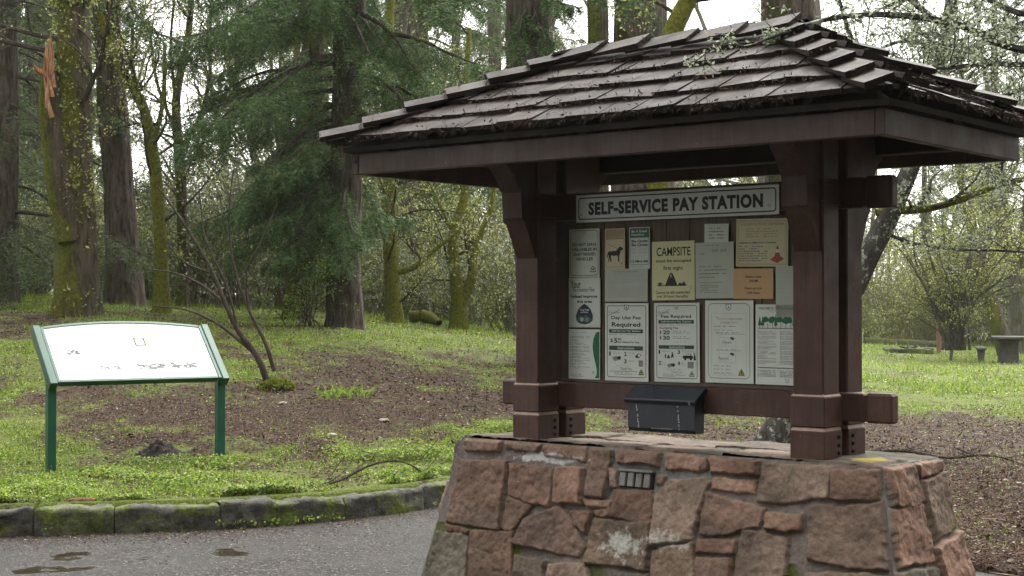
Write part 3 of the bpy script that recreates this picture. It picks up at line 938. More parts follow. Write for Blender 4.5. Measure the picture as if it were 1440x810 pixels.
class Sheet:
    """a flat sheet with print on it; x to the right, y down, both in metres from the top left corner, facing -y"""
    def __init__(self, w, h, th=.0015, curl=0.0):
        self.w, self.h, self.mb, self.k = w, h, MB(), 1
        box(self.mb, 0, w, 0, th, -h, 0, .0003, 0)
        self.mats = [None]
        self.idx = {}
    def mi(self, c):
        if c not in self.idx:
            self.idx[c] = len(self.mats)
            self.mats.append(ink(c))
        return self.idx[c]
    def put(self, v2, f, c):
        self.k += 1
        v = np.asarray(v2, float)
        v3 = np.stack([v[:, 0], np.full(len(v), -.0006 - self.k * 4e-6), -v[:, 1]], -1)
        self.mb.add(v3, f, self.mi(c))
    def text(self, s, x, y, w, h, c='black', bold=.02):
        """x, y: left and top as fractions; w, h: size as fractions"""
        v, f = text_geo(s, bold)
        X = (x + v[:, 0] * w) * self.w
        Y = (y + (1 - v[:, 1]) * h) * self.h
        self.put(np.stack([X, Y], -1), f, c)
    def rect(self, x0, y0, x1, y1, c):
        W, H = self.w, self.h
        self.put([(x0 * W, y0 * H), (x0 * W, y1 * H), (x1 * W, y1 * H), (x1 * W, y0 * H)], [[0, 1, 2, 3]], c)
    def poly(self, pts, c):
        self.put([(a * self.w, b * self.h) for a, b in pts], [list(range(len(pts)))[::-1]], c)
    def disc(self, x, y, r, c, sx=1.0):
        a = np.linspace(0, 2 * np.pi, 17)[:-1]
        self.put(np.stack([x * self.w + np.cos(a) * r * sx, y * self.h + np.sin(a) * r], -1), [list(range(16))[::-1]], c)
    def frame(self, x0, y0, x1, y1, c, t=.003, rad=.02):
        W, H = self.w, self.h
        def rr(e):
            P = []
            for cx, cy, a0 in ((x1 * W - rad, y0 * H + rad, -90), (x1 * W - rad, y1 * H - rad, 0), (x0 * W + rad, y1 * H - rad, 90), (x0 * W + rad, y0 * H + rad, 180)):
                for q in range(6):
                    a = R(a0 + q * 18)
                    P.append((cx + math.cos(a) * (rad - e), cy + math.sin(a) * (rad - e)))
            return P
        A, B = rr(0), rr(t)
        n = len(A)
        self.put(A + B, [[i, n + i, n + (i + 1) % n, (i + 1) % n] for i in range(n)], c)
    def lines(self, x0, y0, x1, y1, n, c='grey', dens=.9, seed=0):
        """rows of print too small to read"""
        q = np.random.default_rng(seed + 5)
        st = (y1 - y0) / n
        for i in range(n):
            y = y0 + i * st
            x = x0
            end = x1 if q.random() < .75 else x0 + (x1 - x0) * q.uniform(.4, .9)
            while x < end:
                w = q.uniform(.025, .075) * (x1 - x0) * 1.6
                if q.random() < dens:
                    self.rect(x, y, min(x + w, end), y + st * .42, c)
                x += w + .014
    def build(self, name, label, cat, paper, x, v, z, tilt=0.0, group=None):
        self.mats[0] = paper
        o = self.mb.build(name, self.mats)
        if self.w < 1:
            for a in (.035, .965):
                for b_ in (.022, .978):
                    self.disc(a, b_, .0035, 'grey')
            tilt += float(rng.normal(0, .006))
        o.matrix_world = KM @ Matrix.Translation((x, v, z)) @ Matrix.Rotation(tilt, 4, 'Y')
        return tag(o, label, cat, group)
INKC = dict(black=(.014, .015, .016), grey=(.22, .23, .22), pale=(.42, .43, .41), green=(.012, .13, .05), teal=(.03, .14, .11), blue=(.02, .035, .06), red=(.35, .07, .03),
            gold=(.38, .27, .06), white=(.68, .7, .67), tan=(.42, .3, .19), orange=(.5, .2, .06), dkgreen=(.02, .07, .045))
_ink = {}
def ink(c):
    if c not in _ink:
        _ink[c] = plain('ink_' + c, INKC[c], .6)
    return _ink[c]
def paper(name, c):
    return noisy(name, [(0.3, tuple(a * .86 for a in c)), (0.7, c)], 5, (1, 1, 1), .45, .05, 8, .4)
WHITE = paper('white_card', (.66, .69, .65))
OFFW = paper('thin_white_paper', (.60, .64, .58))
GREYP = paper('greenish_paper', (.47, .5, .42))
YELL = paper('yellow_card', (.66, .64, .36))
CREAM = paper('cream_paper', (.62, .52, .36))
ORAN = paper('orange_paper', (.56, .34, .16))
BUFF = paper('buff_paper', (.6, .55, .34))
PV = .7400
def emblem(s, x, y, r, c='gold'):
    s.poly([(x - r / s.w, y + r * .8 / s.h), (x - r * .8 / s.w, y), (x, y - r * 1.1 / s.h), (x + r * .8 / s.w, y), (x + r / s.w, y + r * .8 / s.h)], 'dkgreen')
    s.poly([(x - r * .75 / s.w, y + r * .6 / s.h), (x - r * .6 / s.w, y), (x, y - r * .75 / s.h), (x + r * .6 / s.w, y), (x + r * .75 / s.w, y + r * .6 / s.h)], c)
    s.disc(x, y, r * .3, 'dkgreen')
def shield(s, x, y, r, c='black'):
    s.poly([(x - r / s.w, y - r / s.h), (x + r / s.w, y - r / s.h), (x + r / s.w, y + r * .5 / s.h), (x, y + r * 1.2 / s.h), (x - r / s.w, y + r * .5 / s.h)], c)
    s.poly([(x - r * .75 / s.w, y - r * .75 / s.h), (x + r * .75 / s.w, y - r * .75 / s.h), (x + r * .75 / s.w, y + r * .4 / s.h), (x, y + r * .9 / s.h), (x - r * .75 / s.w, y + r * .4 / s.h)], 'white')
    s.poly([(x, y - r * .6 / s.h), (x + r * .4 / s.w, y + r * .4 / s.h), (x - r * .4 / s.w, y + r * .4 / s.h)], c)

# the big board across the top rail
s = Sheet(1.251, .148, .004)
s.frame(.012, .09, .988, .91, 'black', .0065, .018)
s.text('SELF-SERVICE PAY STATION', .066, .27, .862, .48, 'black', .052)
s.disc(.027, .72, .005, 'grey'); shield(s, .957, .68, .008, 'grey')
s.build('station_sign', 'long white sign reading SELF-SERVICE PAY STATION in black capitals', 'sign', WHITE, 1.005, .718, 2.142)

s = Sheet(.205, .263)
s.frame(.04, .03, .96, .97, 'black', .0025, .02)
for i, t in enumerate(('DO NOT LEAVE', 'VALUABLES IN', 'UNATTENDED', 'VEHICLES')):
    w = (.8, .82, .76, .56)[i]
    s.text(t, .5 - w / 2, .295 + i * .1, w, .062, 'black', .025)
shield(s, .5, .09, .008, 'grey'); s.lines(.3, .15, .7, .18, 1, 'pale')
s.poly([(.7, .9), (.72, .82), (.79, .77), (.86, .82), (.88, .9)], 'black'); s.poly([(.73, .885), (.74, .83), (.79, .79), (.84, .83), (.85, .885)], 'white'); s.disc(.79, .845, .006, 'black')
s.build('notice', 'white notice DO NOT LEAVE VALUABLES IN UNATTENDED VEHICLES at top left of the board', 'notice', OFFW, .941, PV, 1.96)

s = Sheet(.133, .219)
s.rect(.06, .04, .94, .24, 'tan'); s.frame(.04, .03, .96, .95, 'grey', .0018, .006); s.rect(.06, .25, .94, .262, 'black')
dog = [(.10, .70), (.16, .58), (.22, .56), (.55, .55), (.66, .50), (.70, .46), (.78, .45), (.90, .49), (.90, .53), (.80, .545), (.76, .62), (.72, .67), (.72, .80), (.76, .815), (.66, .815), (.655, .70), (.60, .665), (.45, .675), (.33, .66), (.30, .70), (.34, .76), (.33, .80), (.36, .815), (.28, .815), (.26, .75), (.24, .71), (.22, .78), (.24, .81), (.18, .81), (.19, .72), (.2, .64), (.15, .68), (.12, .74)]
s.put([(a * s.w, b * s.h) for a, b in dog], [[0, 1, 2, 26, 30, 31, 32], [26, 2, 3, 20, 21, 22], [26, 22, 23, 24, 25], [26, 27, 28, 29, 30], [20, 3, 4, 14, 15, 18, 19], [15, 16, 17, 18][::1], [4, 5, 6, 9, 10], [6, 7, 8, 9], [4, 10, 11, 12, 14], [12, 13, 14]] and [list(range(len(dog)))[::-1]], 'black')
s.poly([(.12, .375), (.135, .37), (.74, .515), (.73, .525)], 'black')
s.disc(.84, .86, .006, 'grey')
s.build('notice', 'small cream notice with a black dog on a leash', 'notice', CREAM, 1.181, PV, 1.956)

s = Sheet(.133, .221)
s.rect(.05, .03, .95, .25, 'teal'); s.text('Be A Good', .12, .06, .72, .065, 'white', .02); s.text('Neighbor', .12, .15, .62, .07, 'white', .02)
s.text('Be Quiet', .12, .30, .78, .072, 'black', .03); s.text('Be Quiet', .12, .39, .78, .072, 'black', .03)
s.text('Be Quiet', .14, .485, .74, .065, 'pale', .0); s.text('Be Quiet', .16, .58, .7, .06, 'pale', .0)
s.text('10 PM-6 AM', .11, .79, .78, .06, 'black', .03); s.frame(.04, .02, .96, .9, 'dkgreen', .002, .008); s.lines(.1, .93, .9, .98, 1, 'pale')
s.build('notice', 'narrow notice with green heading Be A Good Neighbor and Be Quiet repeated', 'notice', OFFW, 1.341, PV, 1.957)

s = Sheet(.264, .309)
s.text('CAMPSITE', .11, .10, .8, .15, 'black', .012); s.text('must be occupied', .10, .30, .82, .075, 'black', .012); s.text('first night', .27, .42, .46, .085, 'black', .012)
s.poly([(.31, .75), (.38, .62), (.42, .55), (.455, .53), (.50, .56), (.55, .65), (.6, .75)], 'black'); s.poly([(.42, .63), (.43, .57), (.455, .555), (.475, .58), (.47, .63), (.455, .59)], 'tan')
s.rect(.12, .742, .82, .757, 'black'); s.poly([(.6, .745), (.66, .7), (.7, .72), (.76, .68), (.8, .745)], 'black'); s.poly([(.12, .71), (.28, .71), (.24, .73), (.15, .73)], 'black'); s.rect(.16, .7, .22, .75, 'black')
s.text('Cannot be left unattended', .09, .84, .8, .05, 'black', .012); s.text('over 24 hours thereafter', .11, .905, .75, .05, 'black', .012); s.frame(.88, .76, .94, .81, 'grey', .002, .003)
s.build('notice', 'yellow notice CAMPSITE must be occupied first night with a tent drawing', 'notice', YELL, 1.486, PV, 1.877)

s = Sheet(.143, .096)
s.lines(.2, .2, .8, .9, 4, 'grey')
s.build('note', 'small blank looking white note alone at the top of the board', 'note', OFFW, 1.811, PV, 1.961, .02)
s = Sheet(.228, .288)
s.lines(.25, .05, .75, .08, 1); s.text('20 20', .42, .12, .4, .055, 'grey', .01); s.text('DATE', .12, .19, .12, .03, 'grey', .02); s.lines(.1, .3, .35, .35, 1, 'pale')
for i in range(4): s.lines(.1, .42 + i * .065, .82 - (.3 if i == 3 else 0), .46 + i * .065, 1, 'grey', .95, i)
s.text('Camping is permitted at:', .1, .7, .62, .035, 'grey', .01); s.lines(.13, .76, .6, .92, 5, 'grey', .9, 3)
s.build('letter', 'pale green typed letter pinned between the yellow notice and the orange paper', 'letter', GREYP, 1.755, PV, 1.865)

s = Sheet(.296, .24)
s.frame(.03, .035, .97, .965, 'gold', .002, .002); s.frame(.045, .055, .955, .945, 'tan', .002, .002)
s.text('Construction Updates', .08, .07, .84, .085, 'tan', .03); s.lines(.2, .2, .8, .42, 4, 'tan'); s.text('Attention in Valley Area 3 Campsites', .06, .48, .72, .05, 'black', .02); s.lines(.06, .57, .62, .92, 7, 'grey', .9, 8)
s.poly([(.66, .86), (.80, .74), (.93, .84), (.80, .93)], 'red'); s.poly([(.74, .82), (.785, .58), (.815, .58), (.86, .82)], 'red'); s.poly([(.762, .71), (.776, .64), (.824, .64), (.838, .71)], 'white')
s.build('notice', 'buff bordered paper headed Construction Updates with an orange traffic cone', 'notice', BUFF, 2.0, PV, 1.979, .015)

s = Sheet(.228, .153)
for t, y, w in (('Check-in time', .22, .4), ('2:00 PM', .36, .22), ('Check-out time', .6, .44), ('12:00 Noon', .75, .34)):
    s.text(t, .5 - w / 2, y, w, .085, 'black', .01)
s.build('notice', 'orange paper with check-in and check-out times', 'notice', ORAN, 1.983, PV, 1.728)
s = Sheet(.2, .265)
for i in range(9): s.lines(.12, .08 + i * .1, .9, .15 + i * .1, 2, 'pale', .9, i + 20)
s.build('notice', 'grey typed sheet half hidden behind the right front post', 'notice', GREYP, 2.224, PV, 1.737)

s = Sheet(.213, .272)
s.text('Your', .06, .06, .33, .15, 'black', .012); s.text('Recreation Fee', .14, .2, .68, .085, 'black', .0)
s.text('helped improve', .07, .35, .84, .075, 'black', .03); s.text('this area', .26, .45, .48, .06, 'black', .03)
s.poly([(.24, .86), (.23, .76), (.3, .64), (.4, .57), (.5, .525), (.6, .57), (.7, .64), (.77, .76), (.76, .86), (.66, .92), (.5, .94), (.34, .92)], 'blue')
s.text('Your Fees', .35, .63, .3, .035, 'white', .02); s.text('At Work', .38, .68, .24, .032, 'white', .02)
s.poly([(.27, .84), (.36, .76), (.45, .8), (.54, .74), (.63, .79), (.73, .84), (.62, .9), (.38, .9)], 'teal'); s.disc(.42, .84, .012, 'pale'); s.disc(.58, .85, .013, 'grey')
s.frame(.02, .015, .98, .985, 'pale', .0015, .008)
s.build('notice', 'white notice Your Recreation Fee helped improve this area with a dark arrowhead badge', 'notice', WHITE, .937, PV, 1.694)
s = Sheet(.212, .272)
s.lines(.06, .06, .7, .1, 1, 'pale')
for i in range(10): s.lines(.05, .14 + i * .068, .68 - .12 * (i % 3 == 2), .19 + i * .068, 2, 'grey', .9, i + 40)
s.lines(.05, .9, .5, .97, 2, 'grey')
wave = [(.98, .04), (.88, .06), (.80, .18), (.77, .34), (.80, .52), (.86, .68), (.9, .8), (.9, .9), (.84, .97), (.98, .97)]
s.put([(a * s.w, b * s.h) for a, b in wave], [[0, 1, 2, 3], [0, 3, 4], [0, 4, 5, 9], [9, 5, 6], [9, 6, 7], [9, 7, 8]] and [list(range(10))], 'green')
shield(s, .79, .86, .006)
s.build('notice', 'white typed page with a green wave down its right edge', 'notice', WHITE, .937, PV, 1.412)
s = Sheet(.278, .176)
s.text('PAYMENT AND REGISTRATION', .22, .07, .56, .045, 'grey', .0)
s.lines(.08, .15, .92, .5, 6, 'pale', .97, 61); s.lines(.08, .54, .92, .9, 6, 'pale', .97, 62)
s.build('letter', 'pale landscape sheet of small print above the Day Use Fee notice', 'letter', GREYP, 1.181, PV, 1.739)

def welcome(s, y=.1):
    s.text('Welcome', .08, y, .26, .035, 'grey', .0); s.poly([(.08, y + .06), (.34, y - .02), (.345, y - .012), (.085, y + .066)], 'grey')
s = Sheet(.281, .416)
s.frame(.05, .03, .95, .955, 'black', .0032, .014); shield(s, .5, .055, .014); welcome(s)
s.text('Day Use Fee', .15, .165, .68, .055, 'black', .02); s.text('Required', .16, .245, .66, .075, 'black', .025)
s.rect(.1, .335, .88, .385, 'dkgreen'); s.text('Self-Service Pay Station', .16, .345, .66, .03, 'white', .01); s.lines(.1, .4, .88, .415, 1)
s.text('$', .13, .455, .055, .055, 'black', .02); s.text('5', .215, .45, .075, .065, 'black', .03); s.text('00', .3, .448, .085, .03, 'black', .02); s.text('Per Vehicle Per Day', .3, .49, .5, .03, 'black', .02)
s.rect(.1, .55, .88, .605, 'dkgreen'); s.text('Instructions', .3, .562, .38, .03, 'white', .01)
for t, x, y in (('1', .1, .625), ('2', .45, .625), ('3', .45, .72)): s.text(t, x, y, .055 if t != '1' else .035, .055, 'black', .03)
s.lines(.2, .63, .4, .66, 2, 'grey'); s.lines(.55, .63, .72, .66, 2, 'grey'); s.lines(.55, .73, .75, .76, 2, 'grey')
s.poly([(.17, .7), (.27, .68), (.33, .73), (.22, .75)], 'grey'); s.poly([(.27, .7), (.33, .68), (.38, .69), (.36, .73), (.3, .72)], 'black'); s.poly([(.7, .68), (.78, .64), (.84, .66), (.8, .7), (.72, .7)], 'black'); s.disc(.79, .67, .008, 'white'); s.rect(.78, .73, .88, .81, 'grey')
s.text('Thank You', .36, .825, .26, .035, 'black', .0); s.lines(.25, .805, .65, .815, 1, 'grey'); s.rect(.12, .874, .76, .879, 'black'); s.lines(.22, .89, .64, .93, 2, 'grey'); emblem(s, .84, .885, .017)
s.build('notice', 'large white notice headed Day Use Fee Required, $5.00 per vehicle', 'notice', WHITE, 1.182, PV, 1.554)

s = Sheet(.280, .413)
s.frame(.05, .03, .95, .955, 'black', .0032, .014); shield(s, .5, .055, .010); welcome(s)
s.text('Fee Required', .16, .15, .66, .05, 'black', .025)
s.rect(.1, .215, .88, .26, 'dkgreen'); s.text('Self-Service Pay Station', .16, .224, .66, .028, 'white', .01); s.lines(.1, .275, .88, .29, 1)
s.text('Camping Fee', .12, .3, .42, .038, 'black', .01)
for t, y in (('20', .35), ('30', .42)):
    s.text('$', .12, y, .045, .045, 'black', .02); s.text(t, .2, y - .004, .15, .052, 'black', .03); s.lines(.42, y + .002, .78, y + .045, 2, 'grey')
s.lines(.45, .49, .75, .505, 1, 'grey'); s.rect(.1, .535, .88, .58, 'dkgreen'); s.text('Instructions', .34, .543, .34, .028, 'white', .01)
for t, x, y in (('1', .1, .595), ('3', .52, .595), ('2', .1, .735), ('4', .52, .735)): s.text(t, x, y, .055 if t != '1' else .035, .05, 'black', .03)
s.lines(.17, .6, .4, .63, 2, 'grey'); s.lines(.62, .6, .9, .63, 2, 'grey'); s.lines(.17, .74, .26, .8, 4, 'grey'); s.lines(.6, .74, .7, .8, 3, 'grey')
s.rect(.24, .65, .265, .7, 'black'); s.poly([(.28, .7), (.32, .65), (.36, .7)], 'black'); s.poly([(.37, .7), (.39, .64), (.42, .64), (.44, .7), (.41, .68)], 'black'); s.disc(.405, .63, .004, 'black')
s.poly([(.63, .7), (.64, .665), (.7, .66), (.72, .64), (.8, .64), (.83, .665), (.86, .67), (.86, .7)], 'black'); s.disc(.69, .705, .007, 'black'); s.disc(.81, .705, .007, 'black'); s.poly([(.7, .662), (.725, .646), (.79, .646), (.8, .662)], 'white'); s.poly([(.87, .72), (.88, .65), (.91, .66), (.92, .72)], 'black'); s.disc(.89, .64, .004, 'black')
s.poly([(.28, .78), (.38, .76), (.44, .8), (.32, .82)], 'grey'); s.poly([(.36, .78), (.43, .76), (.47, .78), (.44, .81)], 'black'); s.rect(.74, .74, .87, .82, 'grey')
s.text('Thank You', .38, .855, .24, .03, 'grey', .0); s.lines(.28, .835, .68, .85, 1, 'grey'); s.lines(.2, .895, .68, .94, 3, 'grey'); emblem(s, .83, .895, .016, 'pale')
s.build('notice', 'large white notice Fee Required listing camping fees of $20 and $30', 'notice', WHITE, 1.499, PV, 1.554)

s = Sheet(.283, .420)
s.frame(.06, .035, .93, .945, 'black', .0022, .028); shield(s, .49, .08, .016, 'grey'); s.frame(.13, .155, .86, .91, 'pale', .0015, .004)
s.text('This is a reservation', .22, .2, .56, .035, 'tan', .0); s.text('campground', .32, .25, .35, .035, 'tan', .0)
s.lines(.18, .31, .76, .33, 1, 'grey'); s.lines(.18, .355, .66, .37, 1, 'grey'); s.lines(.23, .385, .82, .42, 2, 'grey')
for y, t, w in ((.45, 'Open', .19), (.64, 'Reserved', .2)):
    s.frame(.28, y, .64, y + .11, 'pale', .0014, .003); s.text(t, .36 if w < .195 else .29, y + .04, w, .04, 'black' if w < .195 else 'grey', .0); s.disc(.58, y + .012, .008, 'teal'); s.disc(.545, y + .006, .006, 'black'); s.lines(.33, y + .085, .5, y + .1, 1, 'pale')
s.lines(.25, .59, .75, .62, 2, 'grey'); s.lines(.18, .79, .62, .81, 1, 'grey'); s.lines(.18, .83, .6, .85, 1, 'grey'); s.lines(.18, .87, .62, .9, 2, 'grey'); emblem(s, .755, .87, .018)
s.build('notice', 'white framed notice This is a reservation campground with two small ticket boxes', 'notice', WHITE, 1.814, PV, 1.567)

s = Sheet(.283, .400)
s.text('WELCOME TO YOUR NATIONAL FOREST', .06, .035, .88, .028, 'teal', .02); s.lines(.28, .075, .92, .105, 2, 'pale')
cx = .05
tr_ = np.random.default_rng(8)
while cx < .92:
    if tr_.random() < .35:
        s.poly([(cx, .255), (cx + .035, .11 + tr_.uniform(0, .03)), (cx + .07, .255), (cx + .035, .27)], 'green'); cx += .06
    else:
        yy = .185 + tr_.uniform(0, .02)
        for q in range(4): s.disc(cx + .05 + tr_.uniform(-.035, .035), yy + tr_.uniform(-.02, .025), .0125, 'green', 1.1)
        cx += .1
    s.rect(cx - .03, .23, cx - .02, .3, 'green')
s.rect(.05, .295, .95, .303, 'dkgreen')
for c_ in range(2):
    for r_ in range(7): s.lines(.05 + c_ * .44, .335 + r_ * .061, .41 + c_ * .44, .385 + r_ * .061, 3, 'grey', .95, c_ * 9 + r_)
s.rect(.05, .785, .95, .793, 'black')
for c_ in range(2): s.lines(.05 + c_ * .44, .82, .41 + c_ * .44, .91, 5, 'grey', .95, c_ + 70)
shield(s, .63, .945, .009, 'grey')
s.build('notice', 'white leaflet with a row of green trees, partly behind the right front post', 'notice', WHITE, 2.11, PV, 1.547)

# flyer box on the lower rail
BOXM = noisy('dark_blue_plastic', [(0.3, (.012, .015, .026)), (.6, (.02, .024, .036)), (.8, (.03, .034, .045))], 12, (1, 1, 1), .42, .1, 60, .5)
SCUFF = plain('white_scuff', (.4, .41, .42), .8)
fb = thing('flyer_box', 'dark blue plastic flyer box with sloping lid fixed under the notice board', 'flyer box', KM @ Vector((1.61, .66, .885)), KRZ)
mb = MB()
prof = [(.066, 0), (.066, .225), (-.025, .165), (-.025, .02), (-.012, .0)]
extrude(mb, prof, -.205, .205)
for i in range(18):                                             # scuffs where drips run off the lid
    for x, sl in ((-.135, .018), (.115, .012)):
        if rng.random() < .7:
            z = .012 + i * .0072
            box(mb, x - sl * i / 18 - rng.uniform(.002, .006), x - sl * i / 18 + rng.uniform(.001, .005), -.0262, -.0249, z, z + .005, 0, 1)
for i in range(22):
    x = -.06 + i * .006
    box(mb, x, x + rng.uniform(.003, .006), -.0262, -.0249, .018 + rng.uniform(0, .001), .0215, 0, 1)
mb.build('box_body', [BOXM, SCUFF], fb)
mb = MB()
M = Matrix.Translation((0, .066, .228)) @ Matrix.Rotation(math.atan2(.062, .105), 4, 'X')
box(mb, -.222, .222, -.128, .002, 0, .009, .004, 0, M)
box(mb, -.222, .222, -.128, -.121, -.021, .004, .003, 0, M)
for sx in (-.2215, .2145):
    box(mb, sx, sx + .007, -.1205, -.002, -.018, .004, .002, 0, M)
box(mb, .178, .186, -.1292, -.1265, -.018, .002, 0, 1, M)
mb.build('lid', [BOXM, SCUFF], fb)

# ------------------------------------------------------------------ interpretive panel on the verge
GREENP = noisy('dark_green_paint', [(0.3, (.005, .055, .033)), (.6, (.008, .078, .047)), (.8, (.014, .1, .062))], 6, (1, 1, 1), .38, .06, 50, .5)
PANW = noisy('white_laminate', [(.3, (.86, .87, .88)), (.7, (.88, .89, .9))], 3, (1, 1, 1), .3, 0, 9, .5)
PHOTO = noisy('faded_print', [(0.3, (.02, .02, .02)), (.5, (.05, .05, .048)), (.66, (.14, .145, .145)), (.8, (.4, .42, .42))], 50, (1, 1, 1), .35, 0)
PHOTOB = noisy('faded_blue_print', [(0.3, (.05, .08, .09)), (.5, (.13, .18, .2)), (.62, (.8, .83, .84))], 45, (1, 1, 1), .35, 0)
OLIVE = plain('olive_print', (.06, .055, .02), .5)
IY = 12.25
iL = at(70, 668, 12.2)
irz = math.atan2(.57, .82)
il = np.array([iL[0], iL[1]])
ic = il + .73 * np.array([math.cos(irz), math.sin(irz)])
panel = thing('interpretive_panel', 'low sloping white information panel in a green frame on two green legs', 'information panel', (ic[0], ic[1], 0), irz)
W2 = .765
mb = MB()
PT = Matrix.Translation((0, -.085, .93)) @ Matrix.Rotation(R(44), 4, 'X')       # panel plane: x across, y up the slope
SL = .62
# arched white face
n = 24
xs_ = np.linspace(-W2 + .09, W2 - .09, n)
arc_ = .058 * (1 - (xs_ / (W2 - .09)) ** 2)
top = [(x, SL - .02 + a) for x, a in zip(xs_, arc_)]
def pl(m, poly, z0, z1, mat=0):
    k = len(poly)
    v = [(a, b, z0) for a, b in poly] + [(a, b, z1) for a, b in poly]
    v = np.array([PT @ Vector(q) for q in v])
    m.add(v, [list(range(k))[::-1], list(range(k, 2 * k))] + [[i, (i + 1) % k, k + (i + 1) % k, k + i] for i in range(k)], mat)
pl(mb, [(-W2 + .09, .02), (W2 - .09, .02)] + top[::-1], -.006, .004)
face = mb.build('panel_face', PANW, panel)
def pic(name, x0, y0, x1, y1, m):
    q = MB()
    pl(q, [(x0, y0), (x1, y0), (x1, y1), (x0, y1)], .0042, .005)
    return q.build(name, m, face)
pr = np.random.default_rng(2)
for (cx_, cy_, w_, h_, m_) in ((-.50, .33, .11, .06, PHOTO), (-.24, .15, .24, .06, PHOTOB), (.12, .15, .24, .075, PHOTO), (.40, .15, .25, .07, PHOTO)):
    q = MB()
    for i in range(48):
        a, b = pr.uniform(-.5, .42) * w_, pr.uniform(-.5, .3) * h_
        ww, hh_ = pr.uniform(.06, .25) * w_, pr.uniform(.08, .25) * h_
        z = .0045 + i * 2e-5
        pl(q, [(cx_ + a, cy_ + b), (cx_ + a + ww, cy_ + b), (cx_ + a + ww * .8, cy_ + b + hh_), (cx_ + a + ww * .1, cy_ + b + hh_)], z, z + 1e-5)
    if cx_ > .3:
        pl(q, [(cx_ - .12, cy_ + .04), (cx_ + .12, cy_ + .04), (cx_ + .12, cy_ + .046), (cx_ - .12, cy_ + .046)], .006, .0062)
    q.build('printed_picture', m_, face)
q = MB()
for a, b, c, d in ((.05, .39, .15, .405), (.05, .475, .15, .49), (.05, .405, .066, .475), (.134, .405, .15, .475)):
    pl(q, [(a, b), (c, b), (c, d), (a, d)], .0042, .0052)
q.build('printed_picture', OLIVE, face)
mb = MB()
for sx in (-1, 1):
    x0, x1 = sorted((sx * (W2 - .09), sx * (W2 - .062)))
    box(mb, x0, x1, -.01, SL, -.03, .014, .004, 0, PT)
    x0, x1 = sorted((sx * (W2 - .061), sx * W2))
    box(mb, x0, x1, -.03, SL + .01, -.06, .022, .006, 0, PT)
    mb.build('side_rail', GREENP, panel)
    mb = MB()
box(mb, -W2 + .091, W2 - .091, -.008, .0195, -.04, .012, .003, 0, PT)
for x in (-.5, -.17, .17, .5):
    tube(mb, [PT @ Vector((x, .006, .011)), PT @ Vector((x, .006, .015))], [.007, .006], 8, 1)
mb.build('bottom_rail', [GREENP, GALV], panel)
mb = MB()
tp2 = [(x, y + .022) for x, y in top]
pl(mb, top + tp2[::-1], -.03, .012)
mb.build('top_rail', GREENP, panel)
for sx in (-1, 1):
    mb = MB()
    xw = sx * (W2 - .04)
    g0 = gz(*(np.array([ic[0], ic[1]]) + xw * np.array([math.cos(irz), math.sin(irz)])))
    box(mb, xw - .034, xw + .034, -.045, .03, g0 - .05, .955, .005)
    for zz in (.03, .06):
        tube(mb, [(xw - .01, -.045, g0 + zz), (xw - .01, -.052, g0 + zz)], [.008, .007], 8, 1)
    mb.build('leg', [GREENP, GALV], panel)

# ------------------------------------------------------------------ trees: trunks, twigs, needles
def smooth_path(pts, rad, n):
    pts, rad = np.asarray(pts, float), np.asarray(rad, float)
    t = np.concatenate(([0], np.cumsum(np.linalg.norm(np.diff(pts, axis=0), axis=1))))
    T = np.linspace(0, t[-1], n)
    m = np.gradient(pts, t, axis=0) if len(pts) > 2 else np.repeat((pts[1:] - pts[:1]) / t[-1], 2, 0)
    i = np.clip(np.searchsorted(t, T) - 1, 0, len(t) - 2)
    h = (t[i + 1] - t[i])[:, None]
    u = ((T - t[i]) / h[:, 0])[:, None]
    P = (2 * u**3 - 3 * u**2 + 1) * pts[i] + (u**3 - 2 * u**2 + u) * h * m[i] + (-2 * u**3 + 3 * u**2) * pts[i + 1] + (u**3 - u**2) * h * m[i + 1]
    return P, np.interp(T, t, rad), T

def trunk(mb, pts, rad, sides=36, rows=None, furrow=.06, flare=.0, seed=1, mat=0, fine=1.0):
    """a bark-furrowed stem along a path; furrow is the depth as a share of the radius"""
    L = np.sum(np.linalg.norm(np.diff(np.asarray(pts, float), axis=0), axis=1))
    rows = rows or int(np.clip(L * 14, 12, 130))
    P, r, T = smooth_path(pts, rad, rows)
    a = np.arange(sides) * 2 * np.pi / sides
    tan = nrm(np.gradient(P, axis=0))
    ref = np.array([1.0, 0, 0])
    B = nrm(np.cross(tan, ref)); A = nrm(np.cross(B, tan))
    k = 2.6 * fine
    AA, TT = np.meshgrid(a, T)
    N3 = np.stack([np.cos(AA) * k * 1.6, np.sin(AA) * k * 1.6, TT * .9 / max(.15, float(np.mean(r))) * .22], -1)
    ridge = 1 - 2 * np.abs(vnoise(N3, seed)) - .55 * np.abs(vnoise(N3 * 2.3, seed + 4))
    lump = fbm(np.stack([np.cos(AA), np.sin(AA), TT * .8], -1), 3, seed + 9)
    fl = 1 + flare * np.exp(-TT / .35) * (1 + .35 * np.cos(AA * 5 + seed))
    rr = r[:, None] * fl * (1 + furrow * ridge + .07 * lump)
    V = P[:, None] + rr[..., None] * (np.cos(AA)[..., None] * A[:, None] + np.sin(AA)[..., None] * B[:, None])
    i = np.arange(rows - 1)[:, None] * sides
    j = np.arange(sides)[None]; kk = (j + 1) % sides
    F = np.stack([i + j, i + kk, i + sides + kk, i + sides + j], -1).reshape(-1, 4)
    mb.add(V.reshape(-1, 3), F, mat)
    return P, r

